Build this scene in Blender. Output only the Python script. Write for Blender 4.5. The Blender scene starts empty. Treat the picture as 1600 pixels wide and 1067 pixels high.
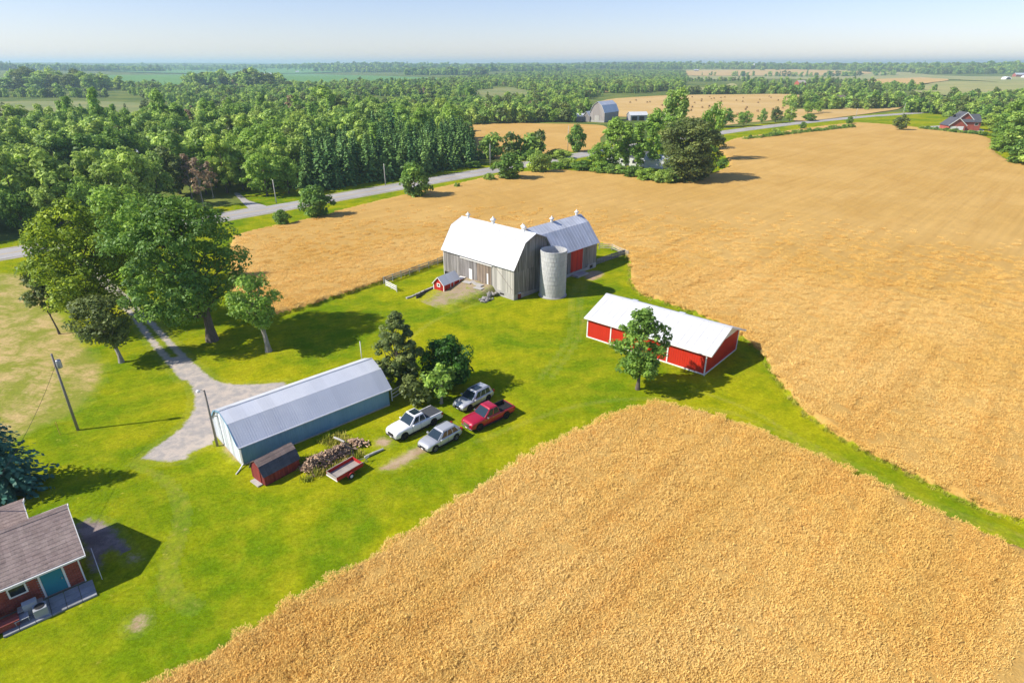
import bpy, bmesh, math, random
import numpy as np
from mathutils import Vector, Matrix
R = math.radians
SC = bpy.context.scene
COL = SC.collection

# ------------------------------------------------------------------ camera
CAM_H = 34.0; FPX = 945.0; CX, CY, HY = 800.0, 533.5, 100.0
PITCH = math.atan((CY - HY) / FPX)
cd = bpy.data.cameras.new('camera'); cam = bpy.data.objects.new('camera', cd); COL.objects.link(cam)
cam.location = (0, 0, CAM_H); cam.rotation_euler = (math.pi / 2 - PITCH, 0, 0)
cd.sensor_width = 36.0; cd.lens = 36.0 * FPX / 1600.0; cd.clip_start = 0.5; cd.clip_end = 60000.0
SC.camera = cam

# ------------------------------------------------------------------ light
SUN_EL = 41.0; SHADOW_AZ = 14.0            # shadows run to the right and slightly away
sun_dir = Vector((-math.cos(R(SHADOW_AZ)) * math.cos(R(SUN_EL)), -math.sin(R(SHADOW_AZ)) * math.cos(R(SUN_EL)), math.sin(R(SUN_EL))))
sd_ = bpy.data.lights.new('sun', 'SUN'); sun = bpy.data.objects.new('sun', sd_); COL.objects.link(sun)
sd_.energy = 4.0; sd_.angle = R(1.0); sd_.color = (1.0, 0.93, 0.82)
sun.rotation_euler = (-sun_dir).to_track_quat('-Z', 'Y').to_euler(); sun.location = (0, 0, 200)
world = bpy.data.worlds.new('World'); SC.world = world; world.use_nodes = True
wn = world.node_tree; wn.nodes.clear()
sky = wn.nodes.new('ShaderNodeTexSky'); sky.sky_type = 'NISHITA'; sky.sun_disc = False
sky.sun_elevation = R(SUN_EL); sky.sun_rotation = math.atan2(sun_dir.x, sun_dir.y)
sky.altitude = 250; sky.air_density = 1.0; sky.dust_density = 0.25; sky.ozone_density = 2.0
bgn = wn.nodes.new('ShaderNodeBackground'); bgn.inputs['Strength'].default_value = 0.091
won = wn.nodes.new('ShaderNodeOutputWorld')
tn = wn.nodes.new('ShaderNodeMix'); tn.data_type = 'RGBA'; tn.blend_type = 'MULTIPLY'; tn.inputs[0].default_value = 1.0; tn.inputs[7].default_value = (.905, .865, 1.045, 1)
wn.links.new(sky.outputs[0], tn.inputs[6]); wn.links.new(tn.outputs[2], bgn.inputs['Color']); wn.links.new(bgn.outputs[0], won.inputs['Surface'])
SC.view_settings.view_transform = 'Standard'; SC.view_settings.look = 'None'
SC.view_settings.exposure = 0.74; SC.view_settings.gamma = 1.0; SC.view_settings.use_curve_mapping = False
SC.render.engine = 'CYCLES'
SC.cycles.use_denoising = True
SC.cycles.max_bounces = 6; SC.cycles.diffuse_bounces = 3; SC.cycles.glossy_bounces = 3
SC.cycles.transmission_bounces = 4; SC.cycles.transparent_max_bounces = 6; SC.cycles.volume_bounces = 1
SC.cycles.caustics_reflective = False; SC.cycles.caustics_refractive = False
SC.cycles.sample_clamp_indirect = 8.0

# ------------------------------------------------------------------ ground shape and pixel -> place helpers
def sstep(a, b, x):
    t = np.clip((np.asarray(x, float) - a) / (b - a), 0, 1); return t * t * (3 - 2 * t)
def terr(x, y):
    x = np.asarray(x, float); y = np.asarray(y, float); r = np.hypot(x, y)
    h = sstep(520, 2200, r) * (7 * np.sin(x / 330 + 1.3) * np.cos(y / 450 + .5) + 5 * np.sin((x * .6 + y) / 560) - 1)
    h = h + sstep(1800, 6500, r) * (33 + 8 * np.sin(x / 900 + .7) + 4 * np.sin(x / 410 + y / 1700))
    return h
def ray(px, py):
    dx = (px - CX) / FPX; dy = -(py - CY) / FPX
    return Vector((dx, math.cos(PITCH) + dy * math.sin(PITCH), -math.sin(PITCH) + dy * math.cos(PITCH)))
def at(px, py, z=0.0):
    """place on the level farm ground (height z) that the photograph shows at this pixel"""
    d = ray(px, py); t = (z - CAM_H) / d.z; return Vector((d.x * t, d.y * t, z))
def att(px, py):
    """the same on the rolling terrain farther off"""
    d = ray(px, py); t = 150.0
    while t < 9000:
        if CAM_H + d.z * t < float(terr(d.x * t, d.y * t)): break
        t *= 1.004
    return Vector((d.x * t, d.y * t, float(terr(d.x * t, d.y * t))))
def height_of(base, ty):
    """height of an upright thing standing at base whose top shows at pixel row ty"""
    d = ray(CX, ty); return CAM_H + d.z * base.y / d.y - base.z
def wpoly(pts, far=False):
    return np.array([(lambda v: (v.x, v.y))(att(*q) if far else at(*q)) for q in pts])
def inside(P, poly):
    x, y = P[:, 0], P[:, 1]; ins = np.zeros(len(P), bool); n = len(poly); j = n - 1
    for i in range(n):
        xi, yi = poly[i]; xj, yj = poly[j]
        c = ((yi > y) != (yj > y)) & (x < (xj - xi) * (y - yi) / (yj - yi + 1e-12) + xi)
        ins ^= c; j = i
    return ins
def sdist(P, poly, closed=True):
    best = np.full(len(P), 1e9); n = len(poly)
    for i in range(n if closed else n - 1):
        a = poly[i]; b = poly[(i + 1) % n]; ab = b - a
        t = np.clip(((P - a) @ ab) / (ab @ ab + 1e-12), 0, 1)
        dd = P - a - t[:, None] * ab; best = np.minimum(best, np.hypot(dd[:, 0], dd[:, 1]))
    if closed: best = np.where(inside(P, poly), best, -best)
    return best
def smooth_line(pts, n=8, closed=False):
    pts = [np.array(q, float) for q in pts]; out = []; N = len(pts)
    for i in range(N if closed else N - 1):
        p0 = pts[(i - 1) % N] if closed or i > 0 else pts[0]; p1 = pts[i]; p2 = pts[(i + 1) % N]
        p3 = pts[(i + 2) % N] if closed or i + 2 < N else pts[-1]
        for k in range(n):
            t = k / n
            out.append(.5 * (2 * p1 + (p2 - p0) * t + (2 * p0 - 5 * p1 + 4 * p2 - p3) * t * t + (3 * p1 - p0 - 3 * p2 + p3) * t ** 3))
    if not closed: out.append(pts[-1])
    return np.array(out)

# ------------------------------------------------------------------ object helpers
def tag(o, label=None, cat=None, group=None, kind=None):
    if label: o['label'] = label
    if cat: o['category'] = cat
    if group: o['group'] = group
    if kind: o['kind'] = kind
    return o
def empty(name, loc, rz=0.0, label=None, cat=None, group=None):
    o = bpy.data.objects.new(name, None); COL.objects.link(o); o.location = loc; o.rotation_euler = (0, 0, rz)
    o.empty_display_size = 0.3
    return tag(o, label, cat, group)
def link(name, me, m, parent=None, smooth=False, bevel=0.0):
    o = bpy.data.objects.new(name, me); COL.objects.link(o)
    if m is not None and not me.materials: me.materials.append(m)
    if smooth: me.polygons.foreach_set('use_smooth', np.ones(len(me.polygons), bool))
    if parent is not None: o.parent = parent
    if bevel:
        b = o.modifiers.new('bevel', 'BEVEL'); b.width = bevel; b.segments = 2; b.limit_method = 'ANGLE'
    return o
def np_mesh(name, V, F, tint=None, point_attr=None):
    V = np.asarray(V, np.float32); F = np.asarray(F, np.int32); me = bpy.data.meshes.new(name); k = F.shape[1]
    me.vertices.add(len(V)); me.vertices.foreach_set('co', V.ravel())
    me.loops.add(F.size); me.loops.foreach_set('vertex_index', F.ravel())
    me.polygons.add(len(F)); me.polygons.foreach_set('loop_start', np.arange(0, F.size, k, dtype=np.int32))
    if tint is not None:
        a = me.attributes.new('tint', 'FLOAT', 'FACE'); a.data.foreach_set('value', np.asarray(tint, np.float32))
    for nm, val in (point_attr or {}).items():
        a = me.attributes.new(nm, 'FLOAT', 'POINT'); a.data.foreach_set('value', np.asarray(val, np.float32))
    me.update(calc_edges=True); return me
class MB:
    def __init__(s): s.V = []; s.F = []; s.T = []
    def face(s, pts, t=0.0):
        b = len(s.V); s.V += [tuple(q) for q in pts]; s.F.append(tuple(range(b, b + len(pts)))); s.T.append(t); return s
    def hexa(s, q, t=0.0):
        """eight corners: bottom ring then top ring, both anticlockwise from above"""
        b = len(s.V); s.V += [tuple(v) for v in q]
        for f in ((3, 2, 1, 0), (4, 5, 6, 7), (0, 1, 5, 4), (1, 2, 6, 5), (2, 3, 7, 6), (3, 0, 4, 7)):
            s.F.append(tuple(b + i for i in f)); s.T.append(t)
        return s
    def box(s, x0, x1, y0, y1, z0, z1, t=0.0):
        s.hexa([(x0, y0, z0), (x1, y0, z0), (x1, y1, z0), (x0, y1, z0), (x0, y0, z1), (x1, y0, z1), (x1, y1, z1), (x0, y1, z1)], t); return s
    def bar(s, a, b, w, h=None, t=0.0):
        a = Vector(a); b = Vector(b); h = h or w; d = (b - a).normalized()
        u = d.cross(Vector((0, 0, 1)));
        if u.length < 1e-4: u = Vector((1, 0, 0))
        u.normalize(); v = u.cross(d); u *= w / 2; v *= h / 2
        s.hexa([a - u - v, a + u - v, b + u - v, b - u - v, a - u + v, a + u + v, b + u + v, b - u + v], t); return s
    def tube(s, pts, rad, n=8, t=0.0, cap=True):
        pts = [Vector(q) for q in pts]; base = len(s.V)
        rad = rad if hasattr(rad, '__len__') else [rad] * len(pts)
        for i, q in enumerate(pts):
            d = (pts[min(i + 1, len(pts) - 1)] - pts[max(i - 1, 0)]).normalized()
            u = d.cross(Vector((.31, .95, 0.05)))
            if u.length < .05: u = d.cross(Vector((1, 0, 0)))
            u.normalize(); v = d.cross(u)
            for k in range(n):
                a = 2 * math.pi * k / n; s.V.append(tuple(q + (u * math.cos(a) + v * math.sin(a)) * rad[i]))
        for i in range(len(pts) - 1):
            for k in range(n):
                s.F.append((base + i * n + k, base + i * n + (k + 1) % n, base + (i + 1) * n + (k + 1) % n, base + (i + 1) * n + k)); s.T.append(t)
        if cap:
            s.F.append(tuple(base + k for k in range(n))[::-1]); s.T.append(t)
            e = base + (len(pts) - 1) * n; s.F.append(tuple(e + k for k in range(n))); s.T.append(t)
        return s
    def lathe(s, prof, n=24, c=(0, 0), t=0.0):
        base = len(s.V)
        for r, z in prof:
            for k in range(n):
                a = 2 * math.pi * k / n; s.V.append((c[0] + r * math.cos(a), c[1] + r * math.sin(a), z))
        for i in range(len(prof) - 1):
            for k in range(n):
                s.F.append((base + i * n + k, base + i * n + (k + 1) % n, base + (i + 1) * n + (k + 1) % n, base + (i + 1) * n + k)); s.T.append(t)
        return s
    def prism(s, poly, x0, x1, t=0.0):
        """polygon in (y, z) pushed along x"""
        n = len(poly); b = len(s.V)
        s.V += [(x0, y, z) for y, z in poly] + [(x1, y, z) for y, z in poly]
        s.F.append(tuple(b + i for i in range(n))[::-1]); s.F.append(tuple(b + n + i for i in range(n))); s.T += [t, t]
        for i in range(n):
            j = (i + 1) % n; s.F.append((b + i, b + j, b + n + j, b + n + i)); s.T.append(t)
        return s
    def mesh(s, name):
        me = bpy.data.meshes.new(name); me.from_pydata(s.V, [], s.F)
        a = me.attributes.new('tint', 'FLOAT', 'FACE'); a.data.foreach_set('value', np.array(s.T, np.float32))
        me.update(); bm = bmesh.new(); bm.from_mesh(me); bmesh.ops.recalc_face_normals(bm, faces=bm.faces); bm.to_mesh(me); bm.free()
        return me
    def build(s, name, m, parent=None, smooth=False, bevel=0.0):
        return link(name, s.mesh(name), m, parent, smooth, bevel)
def copy_tree(root):
    c = root.copy(); COL.objects.link(c)
    for ch in root.children:
        k = ch.copy(); COL.objects.link(k); k.parent = c
        for g in ch.children:
            h = g.copy(); COL.objects.link(h); h.parent = k
    return c

# ------------------------------------------------------------------ materials
class NT:
    def __init__(s, tree): s.t = tree
    def n(s, typ, **kw):
        nd = s.t.nodes.new(typ)
        for k, v in kw.items():
            if k.startswith('i_'):
                key = k[2:]; key = int(key) if key.isdigit() else key.replace('_', ' ')
                nd.inputs[key].default_value = v
            else: setattr(nd, k, v)
        return nd
    def l(s, a, b): s.t.links.new(a, b)
    def put(s, v, sock):
        if hasattr(v, 'is_output'): s.l(v, sock)
        else: sock.default_value = v
    def math(s, op, a, b=0.0, c=None, clamp=False):
        nd = s.n('ShaderNodeMath', operation=op, use_clamp=clamp); s.put(a, nd.inputs[0]); s.put(b, nd.inputs[1])
        if c is not None: s.put(c, nd.inputs[2])
        return nd.outputs[0]
    def mix(s, f, a, b, typ='MIX'):
        nd = s.n('ShaderNodeMix', data_type='RGBA', blend_type=typ); s.put(f, nd.inputs[0])
        for v, k in ((a, 6), (b, 7)): s.put(v if hasattr(v, 'is_output') else (*v, 1) if len(v) == 3 else v, nd.inputs[k])
        return nd.outputs[2]
    def pos(s, kind='world', scale=(1, 1, 1), rot=0.0):
        o = s.n('ShaderNodeNewGeometry').outputs['Position'] if kind == 'world' else s.n('ShaderNodeTexCoord').outputs['Object']
        if rot:                                    # turn first, then stretch along the turned axes
            q = s.n('ShaderNodeMapping'); q.inputs['Rotation'].default_value = (0, 0, rot); s.l(o, q.inputs['Vector']); o = q.outputs[0]
        m = s.n('ShaderNodeMapping'); m.inputs['Scale'].default_value = scale
        s.l(o, m.inputs['Vector']); return m.outputs[0]
    def noise(s, vec, scale, detail=3.0, rough=.55, dist=0.0):
        nd = s.n('ShaderNodeTexNoise'); s.l(vec, nd.inputs['Vector'])
        nd.inputs['Scale'].default_value = scale; nd.inputs['Detail'].default_value = detail
        nd.inputs['Roughness'].default_value = rough; nd.inputs['Distortion'].default_value = dist
        return nd.outputs['Fac']
    def ramp(s, f, a, b, o0=0.0, o1=1.0):
        nd = s.n('ShaderNodeMapRange', interpolation_type='SMOOTHSTEP'); s.put(f, nd.inputs[0])
        nd.inputs[1].default_value = a; nd.inputs[2].default_value = b; nd.inputs[3].default_value = o0; nd.inputs[4].default_value = o1
        return nd.outputs[0]
    def attr(s, name): return s.n('ShaderNodeAttribute', attribute_name=name).outputs['Fac']
    def gain(s, col, f):
        """colour times a factor"""
        nd = s.n('ShaderNodeVectorMath', operation='SCALE'); s.l(col, nd.inputs[0]) if hasattr(col, 'is_output') else setattr(nd.inputs[0], 'default_value', col[:3])
        s.put(f, nd.inputs['Scale']); return nd.outputs[0]
def new_mat(name):
    m = bpy.data.materials.new(name); m.use_nodes = True; m.node_tree.nodes.clear(); return m, NT(m.node_tree)
def finish(t, col, rough=.8, spec=.3, metal=0.0, bump=None, bstr=.3, bdist=.05, coat=0.0):
    b = t.n('ShaderNodeBsdfPrincipled'); t.put(col if hasattr(col, 'is_output') else (*col, 1), b.inputs['Base Color'])
    t.put(rough, b.inputs['Roughness']); b.inputs['Specular IOR Level'].default_value = spec; t.put(metal, b.inputs['Metallic'])
    if coat: b.inputs['Coat Weight'].default_value = coat; b.inputs['Coat Roughness'].default_value = .05
    if bump is not None:
        bn = t.n('ShaderNodeBump'); bn.inputs['Strength'].default_value = bstr; bn.inputs['Distance'].default_value = bdist
        t.l(bump, bn.inputs['Height']); t.l(bn.outputs[0], b.inputs['Normal'])
    o = t.n('ShaderNodeOutputMaterial'); t.l(b.outputs[0], o.inputs['Surface']); return b
MATS = {}
def mat(name, col, rough=.8, col2=None, nscale=1.5, namt=.18, stretch=(1, 1, 1), fine=0.0, fscale=30, bump=0.0, spec=.3, metal=0.0, coat=0.0):
    if name in MATS: return MATS[name]
    m, t = new_mat(name); v = t.pos('obj', stretch)
    n1 = t.noise(v, nscale, 4); f = t.math('MULTIPLY_ADD', t.math('SUBTRACT', n1, .5), namt * 2.2, 1.0)
    f = t.math('ADD', f, t.attr('tint'))
    bh = n1
    if fine:
        n2 = t.noise(v, fscale, 2); f = t.math('ADD', f, t.math('MULTIPLY', t.math('SUBTRACT', n2, .5), fine * 2)); bh = n2
    c = t.mix(t.ramp(t.noise(v, nscale * .6, 5, .65), .35, .65), col, col2) if col2 else col
    finish(t, t.gain(c, f), rough, spec, metal, bh if bump else None, bump, .03, coat)
    MATS[name] = m; return m
def grass_color(t):
    """mown grass: drifts of yellow-green and deep green, thin patches, blades"""
    w = t.pos('world'); big = t.noise(w, .055, 4, .6, .6); mid = t.noise(w, .32, 4, .65); fine = t.noise(w, 3.6, 4, .75); tiny = t.noise(t.pos('world', (1, 1, 1), .6), 11, 2, .8)
    swath = t.noise(t.pos('world', (.16, 1.6, 1), R(-40)), .9, 2, .5)
    c = t.mix(t.ramp(big, .36, .66), (.125, .205, .0050), (.290, .295, .0060))
    c = t.mix(t.ramp(mid, .42, .74, 0, .5), c, (.370, .335, .014))
    c = t.mix(t.ramp(mid, .52, .28, 0, .5), c, (.085, .165, .004))
    c = t.mix(t.ramp(t.noise(w, .9, 3, .7), .64, .80, 0, .55), c, (.46, .36, .07))
    f = t.math('ADD', t.math('MULTIPLY_ADD', fine, 1.5, -.18), t.math('MULTIPLY', tiny, .90)); f = t.math('MULTIPLY', f, t.math('MULTIPLY_ADD', t.noise(w, 1.3, 3, .7), .8, .60))
    f = t.math('MULTIPLY', f, t.math('MULTIPLY_ADD', swath, .36, .82))
    return t.gain(c, f), t.math('ADD', fine, t.math('MULTIPLY', tiny, .7))
def edge_mask(t, soft=.25, wob=.9, scale=1.1):
    w = t.pos('world'); n = t.math('ADD', t.noise(w, scale, 4, .7), t.math('MULTIPLY', t.noise(w, 6, 2, .7), .35))
    return t.ramp(t.math('ADD', t.attr('sd'), t.math('MULTIPLY', t.math('SUBTRACT', n, .68), wob * 2)), -soft, soft)
def mat_grass():
    m, t = new_mat('mown_grass'); c, h = grass_color(t); finish(t, c, 1.0, 0.0, 0, h, .55, .06); return m
def mat_blend(name, c1, c2, scale=2.0, soft=.3, wob=.9, gfill=0.0, fine=.5):
    """a bare surface (gravel, soil) that frays out into the grass along its edge"""
    m, t = new_mat(name); g, h = grass_color(t); w = t.pos('world')
    a = t.mix(t.ramp(t.noise(w, scale * .25, 5, .65), .38, .62), c1, c2)
    n2 = t.noise(w, scale * 5, 3, .75); a = t.gain(a, t.math('MULTIPLY_ADD', n2, fine * 2, 1 - fine))
    mk = edge_mask(t, soft, wob)
    if gfill: mk = t.math('MULTIPLY', mk, t.ramp(t.noise(w, 1.3, 5, .7), gfill - .12, gfill + .12, 1, 0))
    finish(t, t.mix(mk, g, a), .92, .15, 0, t.math('ADD', n2, h), .4, .04); return m
def polar_sheet(name, poly, m, z=.004, q=.008, margin=1.2, zf=None, amax=62, rmin=15, rmax=3000, lift=None, kind='structure', sdf=None):
    """a sheet cut to a ground outline, its mesh getting coarser with distance; sd = metres inside the outline"""
    r = np.hypot(poly[:, 0], poly[:, 1]); a = np.arctan2(poly[:, 0], poly[:, 1])
    r0 = max(rmin, 0.0); 
    P = np.array(poly); d = sdist(np.zeros((1, 2)), P)[0]; r0 = max(rmin, (-d if d < 0 else 0) - margin - .1); r1 = min(rmax, r.max() + margin)
    a0 = max(-R(amax), a.min() - .05); a1 = min(R(amax), a.max() + .05)
    nr = max(3, int(math.log(r1 / r0) / q)); na = max(3, int((a1 - a0) / q))
    rr = r0 * np.exp(np.linspace(0, math.log(r1 / r0), nr)); aa = np.linspace(a0, a1, na)
    RR, AA = np.meshgrid(rr, aa, indexing='ij'); XY = np.stack([RR.ravel() * np.sin(AA.ravel()), RR.ravel() * np.cos(AA.ravel())], 1)
    sd = sdf(XY) if sdf else sdist(XY, P); mg = np.maximum(margin, RR.ravel() * q * 1.5)
    I = np.arange(nr * na).reshape(nr, na); Q = np.stack([I[:-1, :-1].ravel(), I[:-1, 1:].ravel(), I[1:, 1:].ravel(), I[1:, :-1].ravel()], 1)
    keep = (sd[Q] > -mg[Q]).all(1) & (sd[Q] > -margin).any(1); Q = Q[keep]
    used, inv = np.unique(Q, return_inverse=True); Q = inv.reshape(-1, 4); XY = XY[used]; sd = sd[used]
    Z = terr(XY[:, 0], XY[:, 1]) + z + (zf(XY, sd) if zf else 0)
    if lift: Z = Z + lift * sstep(250, 900, np.hypot(XY[:, 0], XY[:, 1]))
    me = np_mesh(name, np.column_stack([XY, Z]), Q[:, ::-1], None, {'sd': sd}); o = link(name, me, m, None, True)
    o['kind'] = kind; return o
def vnoise(XY, s, seed=0):
    """cheap smooth 2-d value noise in -1..1"""
    rg = np.random.RandomState(seed); G = rg.uniform(-1, 1, (64, 64)); x = XY[:, 0] / s + 500; y = XY[:, 1] / s + 500
    i = np.floor(x).astype(int); j = np.floor(y).astype(int); u = x - i; v = y - j; u = u * u * (3 - 2 * u); v = v * v * (3 - 2 * v)
    g = lambda a, b: G[a % 64, b % 64]
    return (g(i, j) * (1 - u) + g(i + 1, j) * u) * (1 - v) + (g(i, j + 1) * (1 - u) + g(i + 1, j + 1) * u) * v
def instance_points(name, pts, rot, scl, idx, protos, kind='stuff'):
    """one object whose points carry copies of the prototypes"""
    me = bpy.data.meshes.new(name); pts = np.asarray(pts, np.float32); me.vertices.add(len(pts)); me.vertices.foreach_set('co', pts.ravel())
    a = me.attributes.new('rotz', 'FLOAT', 'POINT'); a.data.foreach_set('value', np.asarray(rot, np.float32))
    a = me.attributes.new('scl', 'FLOAT_VECTOR', 'POINT'); a.data.foreach_set('vector', np.asarray(scl, np.float32).ravel())
    a = me.attributes.new('idx', 'INT', 'POINT'); a.data.foreach_set('value', np.asarray(idx, np.int32))
    o = bpy.data.objects.new(name, me); COL.objects.link(o); o['kind'] = kind
    pc = bpy.data.collections.new('proto_' + name)
    for i, pm in enumerate(protos):
        po = bpy.data.objects.new('%03d_proto_%s' % (i, name), pm); pc.objects.link(po)
    g = bpy.data.node_groups.new('scatter_' + name, 'GeometryNodeTree'); t = NT(g)
    g.interface.new_socket('Geometry', in_out='INPUT', socket_type='NodeSocketGeometry')
    g.interface.new_socket('Geometry', in_out='OUTPUT', socket_type='NodeSocketGeometry')
    gi = t.n('NodeGroupInput'); go = t.n('NodeGroupOutput'); ci = t.n('GeometryNodeCollectionInfo'); ci.inputs['Collection'].default_value = pc
    ci.inputs['Separate Children'].default_value = True; ci.inputs['Reset Children'].default_value = True
    ip = t.n('GeometryNodeInstanceOnPoints'); ip.inputs['Pick Instance'].default_value = True
    def na(nm, ty):
        nd = t.n('GeometryNodeInputNamedAttribute', data_type=ty); nd.inputs['Name'].default_value = nm; return nd.outputs['Attribute']
    cx = t.n('ShaderNodeCombineXYZ'); t.l(na('rotz', 'FLOAT'), cx.inputs['Z'])
    e2r = t.n('FunctionNodeEulerToRotation'); t.l(cx.outputs[0], e2r.inputs[0])
    t.l(gi.outputs[0], ip.inputs['Points']); t.l(ci.outputs[0], ip.inputs['Instance']); t.l(na('idx', 'INT'), ip.inputs['Instance Index'])
    t.l(e2r.outputs[0], ip.inputs['Rotation']); t.l(na('scl', 'FLOAT_VECTOR'), ip.inputs['Scale']); t.l(ip.outputs[0], go.inputs[0])
    md = o.modifiers.new('scatter', 'NODES'); md.node_group = g
    return o
# ================================================================== the setting
GRASS = mat_grass()
def mat_rough():
    m, t = new_mat('rough_vegetation'); w = t.pos('world'); a = t.noise(w, .02, 5, .65, .5); b = t.noise(w, .12, 5, .7); c = t.noise(w, 1.2, 3, .7)
    k = t.mix(t.ramp(a, .38, .62), (.07, .12, .02), (.17, .20, .04)); k = t.mix(t.ramp(b, .5, .72, 0, .7), k, (.17, .165, .05))
    finish(t, t.gain(k, t.math('MULTIPLY_ADD', c, 1.0, .5)), .95, .1, 0, c, .6, .3); return m
# ground sheet out to the horizon
rr = np.concatenate([[0.0], 6 * np.exp(np.linspace(0, math.log(14000 / 6), 260))]); aa = np.linspace(0, 2 * math.pi, 361)[:-1]
XY = np.array([(r * math.sin(a), r * math.cos(a)) for r in rr for a in aa]); na = 360
Q = np.array([(i * na + k, i * na + (k + 1) % na, (i + 1) * na + (k + 1) % na, (i + 1) * na + k) for i in range(len(rr) - 1) for k in range(na)])
o = link('ground', np_mesh('ground', np.column_stack([XY, terr(XY[:, 0], XY[:, 1])]), Q[:, ::-1]), mat_rough(), None, True); o['kind'] = 'structure'

# --- county road
ROADPX = [(-420, 475), (-260, 441), (0, 391), (170, 365), (345, 338), (480, 320), (600, 299.5), (700, 280), (790, 263), (880, 246), (935, 236), (1030, 221), (1130, 206), (1220, 195.5), (1310, 187), (1400, 180), (1470, 174)]
rp = np.array([tuple(at(*q))[:2] for q in ROADPX]); th = R(50); ax = np.array([math.cos(th), math.sin(th)]); nx = np.array([-ax[1], ax[0]])
S_, N_ = rp @ ax, rp @ nx; pf = np.polyfit(S_ / 100, N_, 4, w=1 / (1 + np.hypot(*rp.T) / 80))
ss = np.linspace(S_.min() - 60, S_.max() + 20, 240); ROAD = np.outer(ss, ax) + np.outer(np.polyval(pf, ss / 100), nx)
def side(line):
    d = np.gradient(line, axis=0); d /= np.hypot(d[:, 0], d[:, 1])[:, None]; return np.stack([-d[:, 1], d[:, 0]], 1)
RN = side(ROAD)
def ribbon(name, line, nrm, o0, o1, z, m, parent=None, step=1):
    A = line + nrm * np.asarray(o0)[..., None] if np.ndim(o0) else line + nrm * o0; B = line + nrm * np.asarray(o1)[..., None] if np.ndim(o1) else line + nrm * o1
    n = len(line); V = np.vstack([np.column_stack([A, terr(A[:, 0], A[:, 1]) + z]), np.column_stack([B, terr(B[:, 0], B[:, 1]) + z])])
    F = np.array([(i, i + 1, n + i + 1, n + i) for i in range(n - 1)]); return link(name, np_mesh(name, V, F[:, ::-1]), m, parent)
# lawn and verges on the farm's side of the road
SOUTH = ROAD - RN * 4.2
lawn_poly = np.vstack([SOUTH[::6], [(640, 560), (700, 300), (160, 12), (-160, 12), (-300, 40)]])
polar_sheet('lawn', lawn_poly, GRASS, .004, q=.03, margin=.01, amax=80, rmin=8)
NORTH = ROAD + RN * 4.2
ribbon('road_verge', ROAD, RN, 3.6, 12.0, .006, GRASS)['kind'] = 'structure'
ASPHALT = mat('asphalt', (.33, .315, .30), .9, (.40, .385, .37), .15, .10, fine=.12, fscale=14)
SHOULD = mat('gravel_shoulder', (.36, .33, .28), .95, (.28, .27, .2), .5, .2, fine=.25, fscale=12)
ribbon('road_shoulder', ROAD, RN, -5.2, 5.2, .010, SHOULD)['kind'] = 'structure'
road = ribbon('road', ROAD, RN, -3.7, 3.7, .030, ASPHALT); road['kind'] = 'structure'
WHITEP = mat('road_paint', (.62, .62, .60), .7, None, 2, .2); YELP = mat('yellow_paint', (.60, .42, .08), .7, None, 2, .2)
for nm, c0, mm in (('edge_line', -3.2, WHITEP), ('edge_line', 3.2, WHITEP), ('centre_line', -.15, YELP), ('centre_line', .15, YELP)):
    ribbon(nm, ROAD, RN, c0 - .06, c0 + .06, .036, mm, road)
# skid-dark wheel paths
# --- driveway: two wheel tracks that open into the gravel yard
GRAVEL = mat_blend('gravel', (.35, .325, .30), (.50, .43, .36), 3.5, .22, .55, .74, .55)
fan = wpoly([(258, 560), (274, 577), (289, 590), (301, 605), (305, 621), (304, 638), (299, 648), (287, 665), (267, 682), (242, 699), (222, 716), (247, 720), (272, 720), (291, 717), (297, 706), (318, 699), (336, 692), (352, 690), (400, 650), (450, 612), (445, 597), (419, 599), (377, 601), (352, 599), (335, 594), (324, 586), (311, 574), (285, 555)])
tr1 = smooth_line(wpoly([(120, 405), (150, 435), (180, 464), (205, 490), (228, 520), (250, 547), (272, 572), (290, 592)])); tr2 = smooth_line(wpoly([(128, 402), (160, 432), (192, 461), (218, 487), (243, 512), (272, 543), (300, 572), (318, 592)]))
def drive_sdf(P):
    s = sdist(P, fan); s = np.maximum(s, .40 - sdist(P, tr1, False)); return np.maximum(s, .40 - sdist(P, tr2, False))
polar_sheet('driveway', np.vstack([wpoly([(100, 400), (140, 395), (310, 560), (460, 590), (450, 650), (340, 700), (290, 730), (210, 725), (240, 690), (290, 650), (295, 610), (240, 570)])]), GRAVEL, .0078, q=.0032, margin=1.0, sdf=drive_sdf)
# --- hay meadow beyond the power pole
def mat_hay():
    m, t = new_mat('dry_meadow'); g, h = grass_color(t); w = t.pos('world'); b = t.noise(w, .16, 5, .7, .4); f = t.noise(w, 3.2, 4, .75)
    sw = t.noise(t.pos('world', (.45, 1.1, 1), R(20)), .8, 5, .75)
    a = t.mix(t.ramp(b, .40, .60), (.24, .25, .035), (.50, .36, .16)); a = t.mix(t.ramp(sw, .44, .64, 0, .75), a, (.21, .24, .025)); a = t.mix(t.ramp(t.noise(w, .7, 4, .7), .56, .7, 0, .6), a, (.56, .41, .2))
    a = t.gain(a, t.math('MULTIPLY_ADD', f, 1.3, .35)); finish(t, t.mix(t.math('MULTIPLY', edge_mask(t, .8, 1.2, .5), .92), g, a), .95, .1, 0, f, .5, .08); return m
polar_sheet('meadow', wpoly([(-260, 470), (0, 428), (45, 432), (75, 468), (128, 540), (156, 575), (150, 600), (128, 632), (100, 650), (50, 668), (0, 700), (-260, 780)]), mat_hay(), .0085, q=.007, margin=1.5)
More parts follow.
